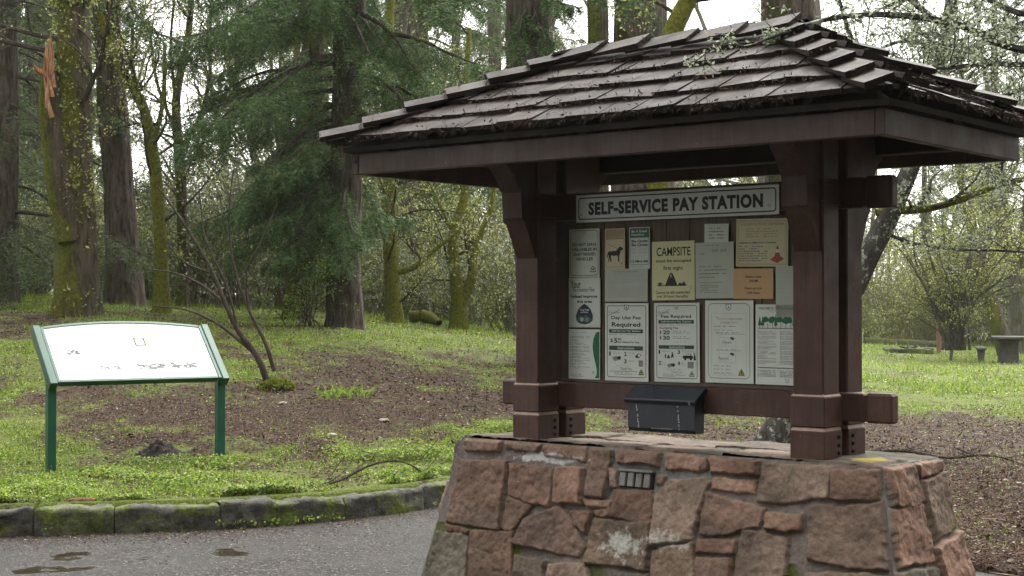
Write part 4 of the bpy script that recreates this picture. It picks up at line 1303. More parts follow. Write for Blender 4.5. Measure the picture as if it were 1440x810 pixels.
def grow(out, p, d, L, r, lvl, g, c):
    n = c['seg'][lvl]
    pts, rad = [p], [r]
    last = lvl + 1 >= len(c['seg'])
    for i in range(n):
        d = d + g.normal(0, c['wig'][lvl], 3)
        d[2] += c['up'][lvl]
        d = d / math.sqrt(d @ d)
        p = p + d * (L / n)
        pts.append(p)
        rad.append(max(.0025, r * (1 - (i + 1) / n * c['taper'])))
        if not last and (i + 1) / n > c['start'][lvl]:
            for _ in range(g.poisson(c['kids'][lvl] / n)):
                q = g.normal(size=3)
                q -= d * (q @ d)
                q /= math.sqrt(q @ q)
                a = g.uniform(*c['ang'])
                grow(out, p, d * math.cos(a) + q * math.sin(a), L * g.uniform(*c['ratio'][lvl]) * (1 - .45 * i / n), rad[-1] * g.uniform(.35, .6), lvl + 1, g, c)
    out.append((pts, rad, lvl))

def tubes(mb, out, sides=(8, 5, 4, 3, 3), mat=0, minr=0.0, tick=1.0):
    for pts, rad, l in out:
        tube(mb, pts, np.maximum(np.array(rad) * tick, minr), sides[min(l, len(sides) - 1)], mat, False)

def twig_points(out, lv, per, g, spread=.05):
    P = []
    for pts, rad, l in out:
        if l >= lv:
            pts = np.array(pts)
            t = g.uniform(0, len(pts) - 1.001, per)
            i = t.astype(int)
            P.append(pts[i] + (pts[i + 1] - pts[i]) * (t - i)[:, None])
    if not P: return np.zeros((0, 3))
    P = np.concatenate(P)
    return P + g.normal(0, spread, P.shape)

BARE = dict(seg=(9, 7, 5, 4), wig=(.10, .16, .22, .28), up=(.08, .06, .03, .0), taper=.82, start=(.3, .15, .1), kids=(13, 8, 5), ang=(.5, 1.2), ratio=((.3, .5), (.35, .6), (.4, .7)))

def needles(mb, P0, D, L, g, mat=0, k=14, nl=.06, wd=.006):
    """twigs given by start, direction and length, feathered with needles"""
    P0, D = np.asarray(P0), nrm(D)
    n = len(P0)
    t = np.tile(np.linspace(.05, 1, k), (n, 1)) + g.uniform(-.03, .03, (n, k))
    base_ = P0[:, None] + D[:, None] * (t * np.asarray(L)[:, None])[..., None]
    base_[..., 2] -= (t ** 2) * np.asarray(L)[:, None] * .12
    s = nrm(np.cross(D, g.normal(size=(n, 3)) * .35 + np.array([0, 0, 1])))
    sg = np.where(np.arange(k) % 2, 1, -1)[None, :, None]
    tip = base_ + (D[:, None] * .55 + s[:, None] * sg * .8 + g.normal(0, .18, (n, k, 3))) * (nl * g.uniform(.7, 1.3, (n, k)))[..., None]
    w = np.cross(nrm(tip - base_), nrm(g.normal(size=(n, k, 3)))) * wd
    V = np.stack([base_ - w, base_ + w, tip], 2).reshape(-1, 3)
    mb.add(V, np.arange(len(V)).reshape(-1, 3), mat)

def fir_limb(mbw, mbl, p, d, L, r, g, dens=1.7, hang=1.15, k=12, nl=.065, wd=.0095, droop=.095):
    """one drooping conifer limb with side twigs hanging in curtains"""
    n = 12
    pts, rad = [np.array(p, float)], [r]
    d = nrm(np.array(d, float))
    for i in range(n):
        d = nrm(d + np.array([0, 0, -droop if i < n * .65 else droop * .7]) + g.normal(0, .045, 3))
        pts.append(pts[-1] + d * L / n)
        rad.append(r * (1 - .9 * (i + 1) / n))
    tube(mbw, pts, rad, 5, 0, False)
    pts = np.array(pts)
    m = max(6, int(L * 26 * dens))
    t = g.uniform(.12, 1, m) ** .85 * n * .999
    i = t.astype(int)
    p0 = pts[i] + (pts[i + 1] - pts[i]) * (t - i)[:, None]
    ax = nrm(pts[i + 1] - pts[i])
    sd = nrm(np.cross(ax, np.array([0, 0, 1.0]))) * np.where(g.random(m) < .5, 1, -1)[:, None]
    dd = nrm(ax * .7 + sd * g.uniform(.3, 1, m)[:, None] + np.array([0, 0, -1.0]) * g.uniform(.1, 1.5, m)[:, None] ** 1.3 * hang + g.normal(0, .12, (m, 3)))
    Ls = L * g.uniform(.14, .34, m) * (1.15 - .6 * t / n)
    Ls = np.clip(Ls, .15, .9)
    needles(mbl, p0, dd, Ls, g, 0, k, nl, wd)
    # second order sprays off the side twigs
    q = g.integers(0, m, m * 3)
    u = g.uniform(.2, .95, m * 3)
    p1 = p0[q] + dd[q] * (Ls[q] * u)[:, None]
    d1 = nrm(dd[q] + g.normal(0, .5, (m * 3, 3)) + np.array([0, 0, -.45 * hang]))
    needles(mbl, p1, d1, Ls[q] * g.uniform(.25, .55, m * 3), g, 0, max(6, k - 4), nl, wd)

def place_parts(root, parts):
    """parts: (name, MB, materials, smooth) built in world space, hung under the root at its own origin"""
    o = np.array(root.location)
    for nme, m, mats, sm_ in parts:
        if m.n == 0: continue
        m.v = [v - o for v in m.v]
        m.build(nme, mats, root, sm_)

def tree_thing(name, label, base, group=None):
    return thing(name, label, 'tree', tuple(base), 0, group)

def A_(Y, *pp):
    """a stem traced at distance Y: (px, py, radius)"""
    return [at(a, b, Y) for a, b, r in pp], [r for a, b, r in pp]
def base_at(px, Y):
    return on_ground(px, Y)

# --- the broken mossy tree on the left
tg = np.random.default_rng(21)
b = base_at(108, 24)
t_ = tree_thing('broken_tree', 'mossy twin-stemmed tree with one stem snapped to raw orange wood', b)
m = MB()
P, r = A_(24, (110, 447, .38), (108, 400, .32), (107, 300, .285), (106, 240, .27), (104, 130, .26), (103, 0, .25), (100, -180, .23), (98, -420, .18))
P[0] = b - np.array([0, 0, .15])
trunk(m, P, r, 44, 170, .05, .12, 2)
P, r = A_(23.8, (97, 340, .2), (86, 265, .22), (76, 200, .19), (70, 140, .17), (68, 95, .12))
trunk(m, P, r, 30, 60, .07, 0, 5)
cr = MB()
sp = MB()
for i in range(16):                                              # torn splinters
    x0, y0 = tg.uniform(60, 76), tg.uniform(92, 165)
    p0, p1 = at(x0, y0, 23.6), at(x0 + tg.uniform(-9, 4), y0 - tg.uniform(20, 62), 23.55 + tg.uniform(-.1, .1))
    w = tg.uniform(.02, .05)
    tube(sp, [p0, (p0 + p1) / 2 + tg.normal(0, .015, 3), p1], [w, w * .8, .003], 4, 0, False)
p0 = at(64, 105, 23.6)
tube(sp, [p0, at(52, 98, 23.5), at(46, 90, 23.4)], [.06, .05, .01], 5, 0, False)
ORWOOD = noisy('raw_split_wood', [(.3, (.13, .05, .022)), (.5, (.34, .15, .07)), (.68, (.5, .33, .2))], 6, (9, 9, .8), .7, .4)
out = []
for py, sx in ((60, -1), (20, 1), (-60, -1), (-120, 1), (150, 1), (-30, -1), (90, -1), (-150, -1)):
    grow(out, at(104, py, 24), np.array([sx * .8, -.3 + tg.normal(0, .4), .25]), tg.uniform(2, 3.4), .05, 1, tg, BARE)
tubes(cr, out)
leaves(cr, twig_points(out, 2, 4, tg), .05, tg, 1)
sprout = MB()
ph = tg.uniform(0, 2 * np.pi, 900); hh_ = tg.uniform(.2, 6.2, 900)
hh_ = hh_[fbm(np.stack([np.cos(ph), np.sin(ph), hh_ * 1.2], -1), 3, 6) > .05]; ph = tg.uniform(2.6, 6.4, len(hh_))
Pm, rm, Tm = smooth_path(*A_(24, (108, 445, .38), (108, 400, .32), (107, 300, .3), (106, 240, .29), (104, 130, .27), (103, 0, .26)), 120)
ii = np.clip((hh_ / Tm[-1] * 119).astype(int), 0, 119)
cl_ = Pm[ii] + np.stack([np.cos(ph), np.sin(ph), 0 * ph], -1) * (rm[ii] * 1.12)[:, None]
leaves(sprout, np.repeat(cl_, 5, 0) + tg.normal(0, .05, (len(cl_) * 5, 3)), .065, tg, 0)
place_parts(t_, [('trunk', m, MOSSBARK, True), ('split_wood', sp, ORWOOD, False), ('crown', cr, [TWIG, BUDLEAF], False), ('sprouts', sprout, BUDLEAF, False)])

# --- tall fir trunk behind it
def bare_fir(px, Y, pts, label, seed, limbs=(), flare=.25, bark=FIRBARK, name='fir_tree', leaf=FIRLEAF, group=None, furrow=.085):
    b = base_at(px, Y)
    t_ = tree_thing(name, label, b, group)
    m, cw, cl = MB(), MB(), MB()
    P, r = A_(Y, *pts)
    P[0] = b - np.array([0, 0, .2])
    P.append(P[-1] + np.array([0, 0, 4.0])); r.append(r[-1] * .8)
    trunk(m, P, r, 52, 170, furrow, flare, seed)
    g = np.random.default_rng(seed)
    for (x, y, dx, dy, dz, L) in limbs:
        fir_limb(cw, cl, at(x, y, Y), (dx, dy, dz), L, .02 + .012 * L, g)
    parts = [('trunk', m, bark, True)]
    if cw.n:
        if True:
            cw_n = len(cw.v)
        for v, s_, f, mm in zip(cl.v, cl.s, cl.f, cl.m):
            pass
        cl.m = [x + 1 for x in cl.m]
        off_ = cw.n
        cw.v += cl.v; cw.s += cl.s; cw.f += [f + off_ for f in cl.f]; cw.m += cl.m; cw.n += cl.n
        parts.append(('crown', cw, [TWIG, leaf], False))
    place_parts(t_, parts)
    return t_
bare_fir(177, 28, [(177, 440, .36), (172, 350, .29), (166, 250, .265), (153, 80, .25), (146, -50, .24), (141, -200, .22)],
         'tall straight fir trunk standing just behind the broken mossy tree', 31, [(146, -60, .8, -.6, .1, 3), (150, -30, .5, -.8, 0, 2.6), (146, -120, -.4, -.9, 0, 3), (146, -90, .9, .2, .1, 3.2)])

# --- two firs in the middle with hanging curtains of needles
fg = np.random.default_rng(44)
limbs = []
for i in range(58):
    py = fg.uniform(-240, 320)
    a = fg.uniform(0, 2 * np.pi)
    if py > 215 and math.cos(a) > .1: a = math.pi - a * .3
    L = fg.uniform(1.5, 3.1) * (1.0 if py < 170 else .75)
    limbs.append((488, py, math.cos(a), math.sin(a) if fg.random() < .4 else -abs(math.sin(a)), fg.uniform(-.3, .35), L))
for x, y, dx, dy, dz, L in ((486, 180, -.8, -.7, .1, 2.8), (486, 130, -.6, -.8, .1, 2.8), (486, 200, -.5, -.9, 0, 2.3), (488, 80, -.5, -.9, .1, 2.8), (488, 110, -1, .3, .2, 3.2), (489, 0, -.9, -.4, .1, 3.2), (489, -40, -.7, -.7, .1, 3.2), (486, 235, -1, -.1, 0, 2.6), (486, 265, -.9, -.3, -.1, 2.2), (486, 150, -1, -.3, .1, 3.0), (486, 90, -1, -.5, .15, 3.2), (486, 220, -.9, -.5, -.1, 2.2), (486, 250, -.8, -.8, -.1, 1.9), (488, 30, -1, -.2, .2, 3.0), (490, 60, .9, -.5, .35, 3.0), (490, 120, .8, -.6, .2, 2.6),
                            (490, -20, .9, -.3, .5, 3.4), (490, -80, .9, -.5, .3, 3.6), (486, 290, -.7, -.8, -.25, 1.6), (484, 315, -.5, -.9, -.25, 1.4)):
    limbs.append((x, y, dx, dy, dz, L))
bare_fir(485, 25.5, [(486, 467, .29), (484, 400, .265), (487, 250, .255), (491, 50, .25), (494, -80, .24), (497, -260, .21)],
         'big fir hung with dark curtains of needles beside the clearing, nearest of the pair', 32, limbs, .15)
limbs = []
for i in range(40):
    py = fg.uniform(-220, 330)
    a = fg.uniform(0, 2 * np.pi)
    limbs.append((436 - py * -.03, py, math.cos(a) - .35, math.sin(a), fg.uniform(-.25, .3), fg.uniform(1.5, 2.6) * (1 if py < 160 else .7)))
bare_fir(417, 27.5, [(417, 448, .27), (421, 380, .22), (427, 250, .21), (440, 80, .2), (446, -80, .19), (450, -260, .17)],
         'slimmer dark fir close behind and left of the big curtained fir', 33, limbs, .15, MOSSBARK)
# bare limb rising through the needles to the right of the big fir is one of its own
# --- trunks rising behind the shelter roof
bare_fir(766, 22, [(766, 480, .36), (758, 300, .34), (746, 95, .325), (744, 0, .31), (742, -200, .29)], 'straight furrowed fir trunk rising behind the left half of the shelter roof', 34,
         [(744, -10, .5, -.9, 0, 1.3), (744, 10, -.2, -1, -.2, 1.2), (744, -60, -.7, -.8, 0, 2.2), (744, -80, .8, -.7, .1, 2.4), (745, 20, .25, -1, -.3, 1.0)], .05)
bare_fir(838, 25, [(840, 470, .22), (839, 200, .18), (841, 30, .17), (838, -60, .165), (836, -250, .15)], 'slender mossy trunk between two thick fir trunks above the roof', 35, bark=MOSSBARK, name='mossy_tree')
bare_fir(900, 22, [(908, 480, .52), (905, 250, .45), (901, 40, .39), (900, -40, .375), (898, -250, .34)], 'thickest fir trunk standing behind the middle of the shelter roof', 36, furrow=.1)
bare_fir(1108, 24, [(1120, 480, .5), (1117, 300, .46), (1112, 20, .42), (1108, -50, .41), (1104, -250, .38)], 'brown flaky fir trunk rising behind the right end of the roof ridge', 37)

def stems(name, label, Y, lines, bark, seed, lo=.22, *, twigs=2.0, leafm=BUDLEAF, leafn=4, leafs=.05, base=None, mossy=(), cfg=BARE, tl=(1.0, 2.2), group=None, lvl=1, sides=14, kids=1.0, cat='tree', flare=.3, up=.2, extra=None, furrow=.05):
    """a tree from traced stems (px, py, radius); twigs sprout along the stems"""
    g = np.random.default_rng(seed)
    first = lines[0][0]
    b = base_at(first[0], Y) if base is None else np.array(base)
    t_ = thing(name, label, cat, tuple(b), 0, group)
    m, cw, ml = MB(), MB(), MB()
    out = []
    for li, ln in enumerate(lines):
        P, r = A_(Y, *[(q[0], q[1], q[2]) for q in ln])
        for q, p in zip(ln, P):
            if len(q) > 3: p += np.array([0, q[3], 0])
        if li == 0: P[0] = b - np.array([0, 0, .1])
        PP, rr = trunk(ml if li in mossy else m, P, r, sides, None, furrow, flare if li == 0 else 0, seed + li)
        n = g.poisson(twigs * np.sum(np.linalg.norm(np.diff(PP, axis=0), axis=1)))
        for _ in range(n):
            i = int(g.uniform(lo if li == 0 else .1, .99) * (len(PP) - 1))
            d = g.normal(size=3); d[2] = abs(d[2]) * .5 + up
            grow(out, PP[i], nrm(d), g.uniform(*tl), min(rr[i] * .5, .03), lvl, g, cfg)
    tubes(cw, out)
    leaves(cw, twig_points(out, lvl + 1, leafn, g, .03), leafs, g, 1)
    parts = [('trunk', m, bark, True), ('crown', cw, [TWIG if bark is not LICHBARK else LICHBARK, leafm], False)]
    parts.append(('mossy_limb', ml, VMOSSBARK, True))
    if extra: parts += extra(g, b)
    place_parts(t_, parts)
    return t_
stems('mossy_tree', 'thin leaning mossy tree just right of the tall fir trunk on the left', 26.5,
      [[(228, 440, .14), (224, 311, .115), (214, 211, .105), (203, 155, .09), (170, 95, .075), (140, 20, .06)], [(214, 211, .05), (228, 150, .04), (232, 60, .03)], [(205, 160, .06), (190, 120, .04), (186, 30, .03)]], VMOSSBARK, 51, twigs=1.6)
stems('bare_tree', 'bare forked tree against the white sky at left', 30,
      [[(258, 442, .13), (257, 311, .11), (252, 215, .1), (248, 140, .085), (264, 55, .07), (272, -40, .05)], [(253, 215, .065), (283, 161, .05), (294, 111, .04), (296, 20, .03)], [(249, 150, .04), (240, 70, .03), (247, -20, .02)], [(250, 190, .04), (222, 120, .03), (210, 30, .02)]], MOSSBARK, 52, twigs=2.2, leafn=3)
stems('bare_tree', 'pale bare tree right of the forked one, before the white sky', 36,
      [[(318, 445, .13), (319, 330, .11), (317, 211, .1), (330, 139, .08), (335, 40, .06), (345, -60, .05)], [(318, 215, .06), (300, 140, .05), (292, 30, .03)]], GREYBARK, 53, twigs=2.2, leafn=3)
stems('mossy_tree', 'mossy tree with one long low branch, right of the curtained fir', 31,
      [[(557, 468, .17), (553, 400, .135), (549, 300, .115), (546, 200, .1), (548, 60, .08), (552, -80, .06)], [(556, 384, .075), (585, 374, .06), (606, 356, .05), (622, 343, .035), (650, 320, .02)], [(549, 462, .07), (545, 410, .06), (542, 350, .05), (538, 280, .03)]], VMOSSBARK, 54, twigs=1.8)
stems('mossy_tree', 'mossy forked tree standing alone near the left post of the shelter', 32,
      [[(645, 470, .2), (646, 430, .165), (642, 395, .12), (637, 335, .1), (653, 275, .085), (652, 180, .07), (660, 40, .05)], [(648, 428, .12), (662, 395, .1), (668, 352, .075), (688, 300, .055), (700, 220, .04)], [(637, 330, .04), (620, 290, .03), (600, 250, .02)]], VMOSSBARK, 55, twigs=2.0)
stems('mossy_tree', 'bright green mossy limb leaning above the roof, right of the thickest trunk', 20,
      [[(905, 470, .16), (930, 200, .14), (948, 40, .13), (968, 0, .12), (1000, -60, .1), (1040, -160, .08)]], VMOSSBARK, 56, twigs=1.6)

# --- the leaning lichen tree on the right, with its mossy side limb
LICH = dict(BARE, seg=(9, 8, 6, 4), wig=(.14, .2, .3, .34), up=(.02, -.01, -.02, -.02), kids=(12, 9, 6), ratio=((.35, .5), (.4, .65), (.4, .7)))
stems('lichen_tree', 'dark leaning tree crusted with lichen, mossy limb reaching right, behind the right post', 16,
      [[(1078, 620, .16), (1160, 480, .135), (1222, 360, .115), (1256, 292, .105), (1285, 225, .095), (1318, 110, .08), (1338, 0, .07), (1345, -120, .05)],
       [(1232, 299, .04), (1258, 296, .05), (1300, 294, .042), (1350, 281, .036), (1400, 262, .026), (1450, 250, .018), (1500, 225, .012)],
       [(1238, 325, .022), (1280, 341, .02), (1340, 350, .017), (1400, 352, .014), (1470, 356, .01)],
       [(1290, 210, .05), (1240, 120, .04), (1200, 60, .03), (1180, 0, .02)], [(1318, 110, .045), (1380, 60, .035), (1440, 30, .02)], [(1330, 40, .04), (1270, -10, .03), (1230, -60, .02)], [(1300, 170, .04), (1370, 150, .03), (1450, 120, .02)], [(1312, 130, .03), (1345, 180, .025), (1400, 190, .015)]],
      LICHBARK, 57, .62, twigs=2.6, leafm=LICHLEAF, leafn=8, leafs=.035, cfg=LICH, tl=(.4, 1.3), mossy=(1,))
# --- a lichened tree outside the frame whose limbs reach in over the roof
g = np.random.default_rng(61)
bx, by = 4.6, 9.6
b = np.array([bx, by, gz(bx, by)])
t_ = tree_thing('lichen_tree', 'grey lichen-tufted branches hanging in over the right end of the roof', b)
m, cw = MB(), MB()
trunk(m, [b - np.array([0, 0, .2]), b + np.array([.1, 0, 2]), b + np.array([0, .1, 4]), b + np.array([.2, .2, 7])], [.19, .15, .12, .06], 20, 60, .06, .3, 3)
out = []
LIMB = [[(4.62, 9.6, 3.0), at(1460, 150, 9.2), at(1425, 165, 8.9), at(1411, 200, 8.75), at(1409, 250, 8.7)],
        [(4.62, 9.6, 3.4), at(1440, 70, 8.8), at(1330, 30, 8.2), at(1230, 20, 7.8), at(1160, 28, 7.5), at(1105, 45, 7.3), at(1060, 62, 7.25)],
        [(4.62, 9.6, 3.3), at(1470, 90, 9.8), at(1380, 90, 9.9), at(1300, 95, 10), at(1240, 70, 10.1)],
        [(4.62, 9.6, 3.7), at(1440, 20, 9.6), at(1360, -10, 9.8), at(1270, 0, 10.1), at(1200, 30, 10.3)],
        [(4.62, 9.6, 2.9), at(1480, 160, 10.2), at(1420, 140, 10.6), at(1350, 130, 11), at(1290, 110, 11.2)]]
for q in LIMB:
    P, r, T = smooth_path(q, np.linspace(.028, .005, len(q)), 26)
    tube(cw, P, r, 5, 0, False)
    near = q is LIMB[0] or q is LIMB[1]
    for i in range(7, 26):
        for _ in range(g.poisson(.8 if near else 2.2)):
            d = g.normal(size=3); d[2] -= .1
            if near and q is LIMB[1]: d[2] = abs(d[2]) * .4
            grow(out, P[i], nrm(d), g.uniform(.12, .4) if near else g.uniform(.3, .8), .005, 2, g, LICH)
tubes(cw, out, minr=.0022)
leaves(cw, twig_points(out, 2, 11, g, .012), .026, g, 1)
place_parts(t_, [('trunk', m, LICHBARK, True), ('crown', cw, [LICHBARK, LICHLEAF], False)])

# --- trees on the far right by the picnic table
stems('leaning_tree', 'tree leaning left out of the ground beside the picnic table', 50,
      [[(1418, 492, .3), (1398, 440, .25), (1382, 390, .2), (1370, 330, .17), (1352, 260, .12), (1340, 180, .08)]], MOSSBARK, 71, twigs=1.6, leafn=5, leafs=.09, tl=(1.5, 3.5))
stems('forked_tree', 'upright forked tree behind the picnic table at the right edge', 53,
      [[(1432, 492, .4), (1433, 430, .34), (1425, 370, .25), (1400, 300, .2), (1392, 230, .16), (1390, 120, .1)], [(1433, 420, .28), (1440, 350, .22), (1448, 250, .16), (1455, 100, .1)]], GREYBARK, 72, twigs=1.8, leafn=5, leafs=.09, tl=(1.5, 4))
g = np.random.default_rng(73)
lines = []
for i in range(34):
    x0 = 1345 + g.normal(0, 8)
    dx = g.normal(0, 48)
    top = g.uniform(270, 400)
    lines.append([(x0, 492, .05), (x0 + dx * .3, 430, .042, g.normal(0, .4)), (x0 + dx * .7, (430 + top) / 2, .03, g.normal(0, .8)), (x0 + dx * 1.15, top, .015, g.normal(0, 1.2))])
stems('multi_stem_shrub', 'big clump of many upright grey stems on the far side of the clearing', 46, lines, GREYBARK, 73, twigs=.7, leafn=2, leafs=.07, tl=(.6, 1.8), sides=6, cat='shrub', flare=0, furrow=0)

# --- the spindly sapling in front, leaning left
SAP = dict(BARE, seg=(9, 8, 6, 4), wig=(.1, .12, .16, .2), up=(.05, .04, .03, .0), kids=(8, 3.2, 2.2), ratio=((.3, .5), (.35, .6), (.4, .7)))
def mossfoot(g, b):
    q = MB()
    n = 900
    a = g.uniform(0, 2 * np.pi, n); rr = np.sqrt(g.random(n)) * .2
    z = .10 * np.sqrt(np.clip(1 - (rr / .2) ** 2, 0, 1))
    leaves(q, np.stack([b[0] + .05 + rr * np.cos(a), b[1] + rr * np.sin(a), b[2] + z], -1), .04, g, 0, .6)
    return [('moss_cushion', q, MOSSLEAF, False)]
stems('bare_sapling', 'spindly leafless sapling leaning left with a moss cushion at its foot', 17.0,
      [[(383, 528, .04), (360, 498, .036), (335, 465, .03), (318, 430, .026), (300, 385, .02), (262, 320, .014), (222, 262, .008)], [(360, 498, .024), (338, 480, .02), (300, 452, .015), (262, 436, .01), (215, 430, .006)],
       [(386, 522, .026), (372, 480, .022), (352, 440, .018), (330, 380, .014), (322, 300, .009), (330, 225, .005)], [(318, 430, .017), (290, 405, .014), (250, 385, .01), (205, 378, .006)], [(352, 440, .014), (345, 390, .012), (372, 330, .008), (392, 280, .005)],
       [(335, 465, .014), (318, 400, .012), (290, 340, .009), (280, 270, .005)], [(300, 385, .012), (262, 370, .009), (225, 330, .005)]], TWIG, 81, twigs=.75, leafn=1, leafs=.03, cfg=SAP, tl=(.4, 1.0), sides=7, flare=0, lvl=2, up=.1, extra=mossfoot, furrow=0)

# ------------------------------------------------------------------ the wood behind
def proto_bare(seed, H, r, mats, leafn, leafs, leafm):
    g = np.random.default_rng(seed)
    m, cw = MB(), MB()
    out = []
    grow(out, np.zeros(3) - np.array([0, 0, .2]), np.array([g.normal(0, .06), g.normal(0, .06), 1.0]), H, r, 0, g, dict(BARE, kids=(18, 7, 4.5), start=(.12, .1, .1)))
    main = [q for q in out if q[2] == 0]
    rest = [q for q in out if q[2] > 0]
    for pts, rad, l in main:
        trunk(m, pts, np.maximum(rad, .03), 10, 40, .05, .3, seed)
    tubes(cw, rest, (8, 5, 3, 3), 0, .008)
    leaves(cw, twig_points(rest, 2, leafn, g, .08), leafs, g, 1)
    return m, cw, mats, leafm
def proto_fir(seed, H, r, leafm, n):
    g = np.random.default_rng(seed)
    m, cw, cl = MB(), MB(), MB()
    trunk(m, [(0, 0, -.2), (g.normal(0, .1), 0, H * .5), (0, 0, H)], [r, r * .7, .04], 14, 60, .06, .3, seed)
    for i in range(n):
        z = H * (.06 + .9 * (i + g.random()) / n)
        a = g.uniform(0, 2 * np.pi)
        L = (1 - z / H) * 3.4 * g.uniform(.7, 1.2) + .5
        fir_limb(cw, cl, (0, 0, z), (math.cos(a), math.sin(a), g.uniform(-.2, .25)), min(L, 3.6), .015 + .008 * L, g, .75, .6, 9, .11, .011)
    cl.m = [x + 1 for x in cl.m]
    o_ = cw.n
    cw.v += cl.v; cw.s += cl.s; cw.f += [f + o_ for f in cl.f]; cw.m += cl.m; cw.n += cl.n
    return m, cw, (FIRBARK, TWIG), leafm
def make_proto(name, label, group, spec, cat='tree'):
    m, cw, (bk, tw), lf = spec
    t_ = thing(name, label, cat, (0, 0, 0), 0, group)
    m.build('trunk', bk, t_, True)
    cw.build('crown', [tw, lf], t_)
    return t_
GB = 'slim bare trees filling the wood behind the clearing'
GF = 'conifers standing among the bare trees of the wood'
LB = 'slim bare tree with pale buds in the wood behind the clearing'
LF = 'dark drooping conifer among the bare trees of the wood'
PB = [make_proto('slim_bare_tree', LB, GB, proto_bare(101 + i, (13, 15, 12, 16, 11)[i], (.13, .17, .1, .2, .12)[i], (((MOSSBARK, GREYBARK, VMOSSBARK, GREYBARK, MOSSBARK)[i]), PALETWIG), (4, 3, 4, 3, 5)[i], .085, (BUDLEAF, LICHLEAF, BUDLEAF, LICHLEAF, BUDLEAF)[i])) for i in range(5)]
PF = [make_proto('wood_conifer', LF, GF, proto_fir(121 + i, (19, 22)[i], (.24, .3)[i], (HEMLEAF, FIRLEAF)[i], (95, 105)[i])) for i in range(2)]
used = set()
wg = np.random.default_rng(9)
def put(proto, px, Y, sc_=1.0):
    o = proto if proto.name not in used else copy_tree(proto)
    used.add(proto.name)
    b_ = on_ground(px, Y)
    o.location = tuple(b_ - np.array([0, 0, .05]))
    o.rotation_euler = (0, 0, wg.uniform(0, 6.28))
    o.scale = (sc_, sc_, sc_ * wg.uniform(.9, 1.1))
for i in range(5): put(PB[i], (395, 598, 690, 60, 520)[i], 36 + 2 * i)
put(PF[0], 8, 27.5, .95); put(PF[1], 592, 40, 1.0)
for i in range(30):
    Y = wg.uniform(36, 66)
    px = wg.uniform(-120, 800)
    if (170 < px < 350 or 600 < px < 730) and wg.random() < .8: continue
    put(PB[wg.integers(5)], px, Y, wg.uniform(.75, 1.15))
for i in range(26):
    put(PB[wg.integers(5)], wg.uniform(760, 1620), wg.uniform(62, 88), wg.uniform(.8, 1.3))
for px, Y, s_ in ((-60, 31, .9), (40, 40, 1.1), (95, 47, 1.0), (545, 50, 1.1), (640, 56, 1.0), (700, 47, .9), (770, 60, 1.0), (1400, 72, 1.1), (1470, 62, 1.1), (1300, 82, .9), (20, 55, 1.1), (455, 58, 1.1)):
    put(PF[wg.integers(2)], px, Y, s_)

# undergrowth: one thicket of shrubs along the edge of the wood
us, ul = MB(), MB()
ug = np.random.default_rng(14)
SHR = dict(BARE, seg=(6, 5, 4), wig=(.16, .22, .3), up=(.03, .0, -.02), kids=(6, 4), start=(.2, .1), ratio=((.4, .65), (.4, .7)))
shp = []
for k in range(6):
    out = []
    for i in range(11):
        a = ug.uniform(0, 6.28); e = ug.uniform(.2, .9)
        grow(out, np.array([ug.normal(0, .25), ug.normal(0, .25), 0]), np.array([math.cos(a) * e, math.sin(a) * e, 1.0]), ug.uniform(1.8, 3.6), .02, 0, ug, SHR)
    w, l = MB(), MB()
    tubes(w, out, (4, 3, 3), 0, .007)
    leaves(l, twig_points(out, 1, 6, ug, .07), .075, ug)
    cat_ = lambda q: (np.concatenate(q.v), [np.concatenate([f.reshape(-1, int(s_[0])) + 0 for f, s_ in zip(q.f, q.s)])])
    shp.append((cat_(w), cat_(l)))
for i in range(190):
    if i < 135: px, Y = ug.uniform(-140, 760), ug.uniform(31, 56)
    else: px, Y = ug.uniform(1130, 1560), ug.uniform(60, 80)
    b_ = on_ground(px, Y)
    a = ug.uniform(0, 6.28); s_ = ug.uniform(.6, 1.15) * (1.15 if i >= 135 else 1)
    Rm = np.array([[math.cos(a), -math.sin(a), 0], [math.sin(a), math.cos(a), 0], [0, 0, 1]]) * s_
    for (v, fs), dst in zip(shp[ug.integers(6)], (us, ul)):
        dst.add(v @ Rm.T + b_, fs[0], 0 if dst is us else int(1 + (ug.random() < .35)))
for q in ul.f: pass
o_ = us.n
us.v += ul.v; us.s += ul.s; us.f += [f + o_ for f in ul.f]; us.m += ul.m
tag(us.build('undergrowth', [PALETWIG, BUDLEAF, LICHLEAF]), 'thicket of twiggy budding shrubs along the edge of the wood', 'undergrowth', kind='stuff')

